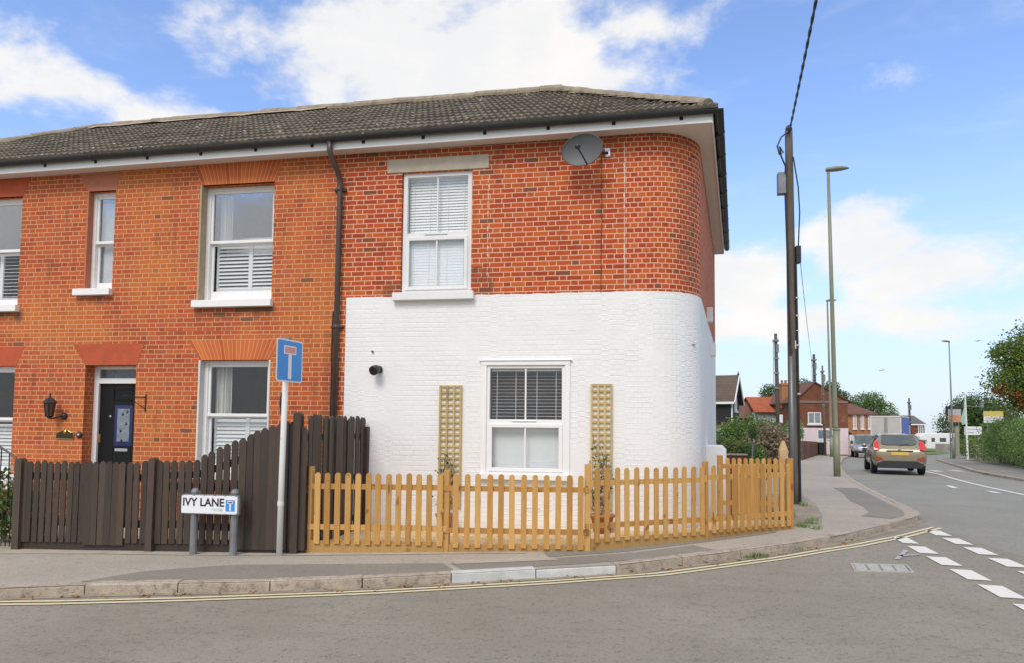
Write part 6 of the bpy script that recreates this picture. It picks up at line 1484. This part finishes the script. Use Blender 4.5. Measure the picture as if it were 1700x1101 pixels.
b = MB(); b.tube([(3.62, 11.2, .0), (3.68, 11.2, .6), (3.72, 11.2, 1.2)], [.03, .025, .018], 6); b.build('trunk', M['galv'], sp_); rnd = random.Random(4); leaves(MB(), blob_pts([((3.72, 11.2, 1.42), (.14, .14, .26))], 500, rnd, .3), .06, rnd).build('crown', M['leaf_dark'], sp_)
tree('broadleaf_tree', (15.2, 66, -1), [((15.2, 66, 5.4), (1.1, 1.1, .95)), ((15.5, 66, 4.6), (.9, .9, .7))], 3000, .17, M['leaf_dark'], 'round dark tree top behind the red roof', .14, 41, group=None)
tree('broadleaf_tree', (19.4, 70, -1.1), [((19.3, 70, 6.0), (1.6, 1.4, 1.2)), ((20.2, 70, 5.2), (1.4, 1.2, 1.1)), ((18.6, 70, 5.0), (1.0, 1.1, 1.2))], 5500, .19, M['leaf_dark'], 'dark tree behind the chimney of the pink house', .18, 42)
tree('conifer_tree', (23, 72, -1.1), [((22.9, 72, 6.2), (.9, .9, .9)), ((23.4, 72, 5.2), (1.3, 1.2, 1.0)), ((24.2, 72, 4.3), (1.3, 1.2, 1.0))], 5500, .19, M['leaf_dark'], 'dark evergreen rising behind the right slope of the pink house roof', .18, 43)
tree('birch_tree', (28.0, 75, -1.1), [((27.2, 75, 4.7), (1.5, 1.2, 1.2)), ((28.4, 75, 4.9), (1.3, 1.2, 1.1)), ((29.6, 75, 3.8), (1.2, 1.1, 1.1)), ((26.2, 75, 3.9), (1.0, 1.1, 1.1))], 7000, .18, M['leaf_green'], 'airy green tree behind the lorry', .15, 44)
def far(p, k=1.5): return (p[0]*k, -10+(p[1]+10)*k, 1.5+(p[2]-1.5)*k)
def farb(bl, k=1.5): return [(far(c, k), tuple(v*k for v in r)) for c, r in bl]
tree('broadleaf_tree', far((35.0, 66, -.2)), farb([((33.4, 66, 2.1), (2.0, 2., 1.7)), ((35.2, 66, 3.3), (2.2, 2.2, 2.1)), ((37.2, 66.5, 2.8), (2.2, 2.1, 2.2)), ((34, 66, 3.5), (1.6, 1.6, 1.6)), ((35.2, 66, 1.4), (2.0, 1.5, 1.2))]), 22000, .28, M['leaf_dark'], 'large dark rounded tree behind the roadside signs', .4, 45, mats2=[(M['leaf_olive'], farb([((36.6, 65, 2.4), (1.8, 1.6, 2.0)), ((38, 65, 1.6), (1.5, 1.5, 1.6))]), 7000)])
tree('autumn_tree', (19.8, 26.5, -.1), [((19.3, 26.2, 5.0), (1.7, 1.6, 1.5)), ((20.8, 26.5, 6.0), (2.0, 1.8, 1.6)), ((18.3, 26, 3.9), (1.25, 1.1, 1.0)), ((20.6, 26.2, 3.8), (2.1, 1.8, 1.6)), ((18.9, 26, 3.1), (1.1, 1.2, .7)), ((22.5, 26.5, 4.8), (2.0, 1.8, 1.8)), ((18.0, 26, 5.3), (.7, .7, .6)), ((20.5, 26.2, 5.0), (1.8, 1.6, 1.5)), ((19.6, 26.0, 4.2), (1.3, 1.3, 1.2))], 42000, .14, M['leaf_autumn'], 'big tree turning red and orange above the right hedge', .25, 46, shell=.35, mats2=[(M['leaf_rust'], [((17.75, 25.6, 3.5), (.55, .5, .4)), ((18.5, 25.0, 3.05), (.7, .6, .45))], 700)])
hed = thing('hedge', (17.2, 23, 0), 'long dense green roadside hedge under the big autumn tree', 'hedge'); rnd = random.Random(50); pts = []
for i in range(15):
    t_ = i/14; x, y = 14.9+(20.9-14.9)*t_, 16.0+(33.0-16.0)*t_; zt = 2.2+.1*t_
    pts += blob_pts([((x, y, 1.35), (.95, .95, .92)), ((x, y, .75), (.9, .9, .75))], 1900, rnd, .82, fl=.4)
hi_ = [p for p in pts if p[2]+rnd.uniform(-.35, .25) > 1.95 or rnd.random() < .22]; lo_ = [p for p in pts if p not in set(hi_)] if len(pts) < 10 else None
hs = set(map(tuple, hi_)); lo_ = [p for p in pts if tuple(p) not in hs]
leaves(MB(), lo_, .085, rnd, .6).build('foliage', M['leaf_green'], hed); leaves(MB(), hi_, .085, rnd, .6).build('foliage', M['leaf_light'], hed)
for i in range(12): t_ = (i+.5)/12; x, y = 14.9+6.0*t_, 16+17*t_; b = MB(); b.tube([(x, y, -.3), (x+.05, y, .8), (x-.05, y, 1.8)], [.07, .06, .03], 6); b.build('stem', M['bark'], hed)
shrub('roadside_bush', [((22.9, 38.5, .5), (1.1, 1., .9)), ((24.2, 40.5, .6), (1.2, 1., 1.0)), ((22.2, 36, .5), (.9, .9, .9))], 3000, .13, M['leaf_olive'], 'olive bush behind the wooden roadside post', 51, mat2=M['leaf_light'])
shrub('flowering_bush', [((25.4, 46.8, .4), (.9, .8, .9)), ((26.6, 48.3, .3), (1.0, .9, .9))], 1800, .16, M['leaf_autumn'], 'yellowing bush left of the roadside sign posts', 52)
rnd = random.Random(77); b = MB()
for _ in range(1500): t_ = rnd.random(); x, y = 16.3+t_*4.6, 18+t_*15; tuft(x+rnd.uniform(-.5, .6), y+rnd.uniform(-.5, .5), g(x, y)-.02, 1, .28, rnd, b)
setting(b.build('bank_grass', M['leaf_olive']), 'stuff')
# ---- signs on the right
ad = thing('advertising_board', (24, 45.2, -.4), 'square advertising board with grey top and orange picture on a post', 'sign board')
b = MB(); b.box(23.5, 24.36, 45.1, 45.14, 2.22, 3.18); adp = b.build('board', plain('board_grey', (.42, .43, .46), .6, .1, 4), ad); b = MB(); b.box(23.52, 24.34, 45.09, 45.1, 2.26, 2.75); b.build('picture', plain('board_picture', (.52, .25, .14), .6, .45, 6), adp)
b = MB(); b.box(23.4, 24.46, 45.14, 45.3, 2.7, 3.4); b.build('backing', M['trim'], ad); b = MB(); b.tube([(23.62, 45.15, -.5), (23.62, 45.15, 2.4)], .04, 6); b.tube([(24.2, 45.15, -.5), (24.2, 45.15, 2.4)], .04, 6); b.build('leg', M['galv'], ad)
wp = thing('roadside_post', (23.95, 44.9, -.42), 'short thick pale timber post beside the slender street lamp', 'post')
b = MB(); b.box(23.82, 24.08, 44.8, 45.0, -.5, 1.9); b.build('post_body', plain('pale_post', (.34, .33, .25), .7, .15, 4), wp, bevel=.02); b = MB(); b.box(23.80, 24.10, 44.78, 45.02, 1.9, 1.95); b.build('cap', M['galv'], wp)
fl = thing('flag_pole', (23.84, 43.1, -.4), 'pale pole with drooping pale green flag beside the hedge', 'flag pole')
b = MB(); b.tube([(23.84, 43.1, -.5), (23.78, 43.1, 4.3)], [.07, .05], 8); b.build('pole', M['offwhite'], fl); b = MB(); b.prism([(23.74, 43.1, 4.0), (23.68, 43.1, 3.2), (23.45, 43.1, 2.4), (23.55, 43.1, 2.0), (23.78, 43.1, 2.1), (23.78, 43.1, 4.0)], (0, .03, 0)); b.build('flag', plain('faded_flag', (.36, .50, .44), .8), fl)
b = MB(); b.beam((23.8, 43.1, 3.35), (24.85, 43.1, 3.3), .04, .05); b.box(24.75, 24.95, 43.05, 43.2, 3.25, 3.6); b.build('lamp_arm', M['galv'], fl)
def board(name, x0, x1, y, z0, z1, label, bands):
    t_ = thing(name, ((x0+x1)/2, y, g((x0+x1)/2, y)), label, 'sign board'); b = MB(); b.box(x0, x1, y, y+.04, z0, z1); p_ = b.build('board', M['sign_white'], t_)
    for nm, u0, u1, v0, v1, c in bands: b = MB(); b.box(x0+(x1-x0)*u0, x0+(x1-x0)*u1, y-.006, y, z0+(z1-z0)*v0, z0+(z1-z0)*v1); b.build(nm, plain(nm, c, .6, .1, 8), p_)
    for f in (.2, .8): b = MB(); xx = x0+(x1-x0)*f; b.box(xx-.03, xx+.03, y+.04, y+.1, g(xx, y)-.3, z1-.05); b.build('leg', M['galv'], t_)
board('estate_sign', 21.75, 22.84, 36.3, 2.08, 2.80, 'white sign with yellow upper band showing above the hedge', [('yellow_band', 0, 1, .56, 1., (.62, .50, .14)), ('print_line', .08, .9, .38, .46, (.35, .35, .4)), ('print_line', .08, .8, .2, .28, (.4, .4, .44))])
board('direction_sign', 23.76, 24.9, 43.3, 1.3, 1.9, 'white direction sign low on the flag pole by the bush', [('print_line', .1, .8, .62, .72, (.35, .36, .42)), ('print_line', .1, .55, .25, .36, (.35, .36, .42))])
# ---- birds
def bird(name, p, s_, a, label):
    T = Matrix.Translation(p) @ Matrix.Rotation(a, 4, 'Z'); b = MB(T); b.tube([(-.16*s_, 0, 0), (-.05*s_, 0, .0), (.08*s_, 0, .01*s_), (.17*s_, 0, .02*s_)], [.008*s_, .05*s_, .045*s_, .008*s_], 8)
    for q in (-1, 1): b.prism([(.07*s_, q*.03*s_, .01*s_), (.10*s_, q*.22*s_, .09*s_), (-.02*s_, q*.46*s_, .05*s_), (-.05*s_, q*.2*s_, .07*s_), (-.05*s_, q*.03*s_, .01*s_)], (0, 0, .008*s_))
    b.prism([(-.14*s_, -.015*s_, 0), (-.27*s_, -.05*s_, 0), (-.27*s_, .05*s_, 0), (-.14*s_, .015*s_, 0)], (0, 0, .008*s_))
    tag(b.build(name, plain('gull_grey', (.32, .32, .34), .8), None, True), label, 'bird')
def sky_at(az, el, dist): return CAM + Vector((math.sin(az)*math.cos(el), math.cos(az)*math.cos(el), math.sin(el)))*dist
bird('bird', sky_at(.330, .078, 70), 1.0, R(60), 'small grey bird gliding above the road left of the slender street lamp')
bird('bird', sky_at(.435, .110, 90), 1.0, R(20), 'small grey bird flying right of the slender street lamp near the autumn tree')
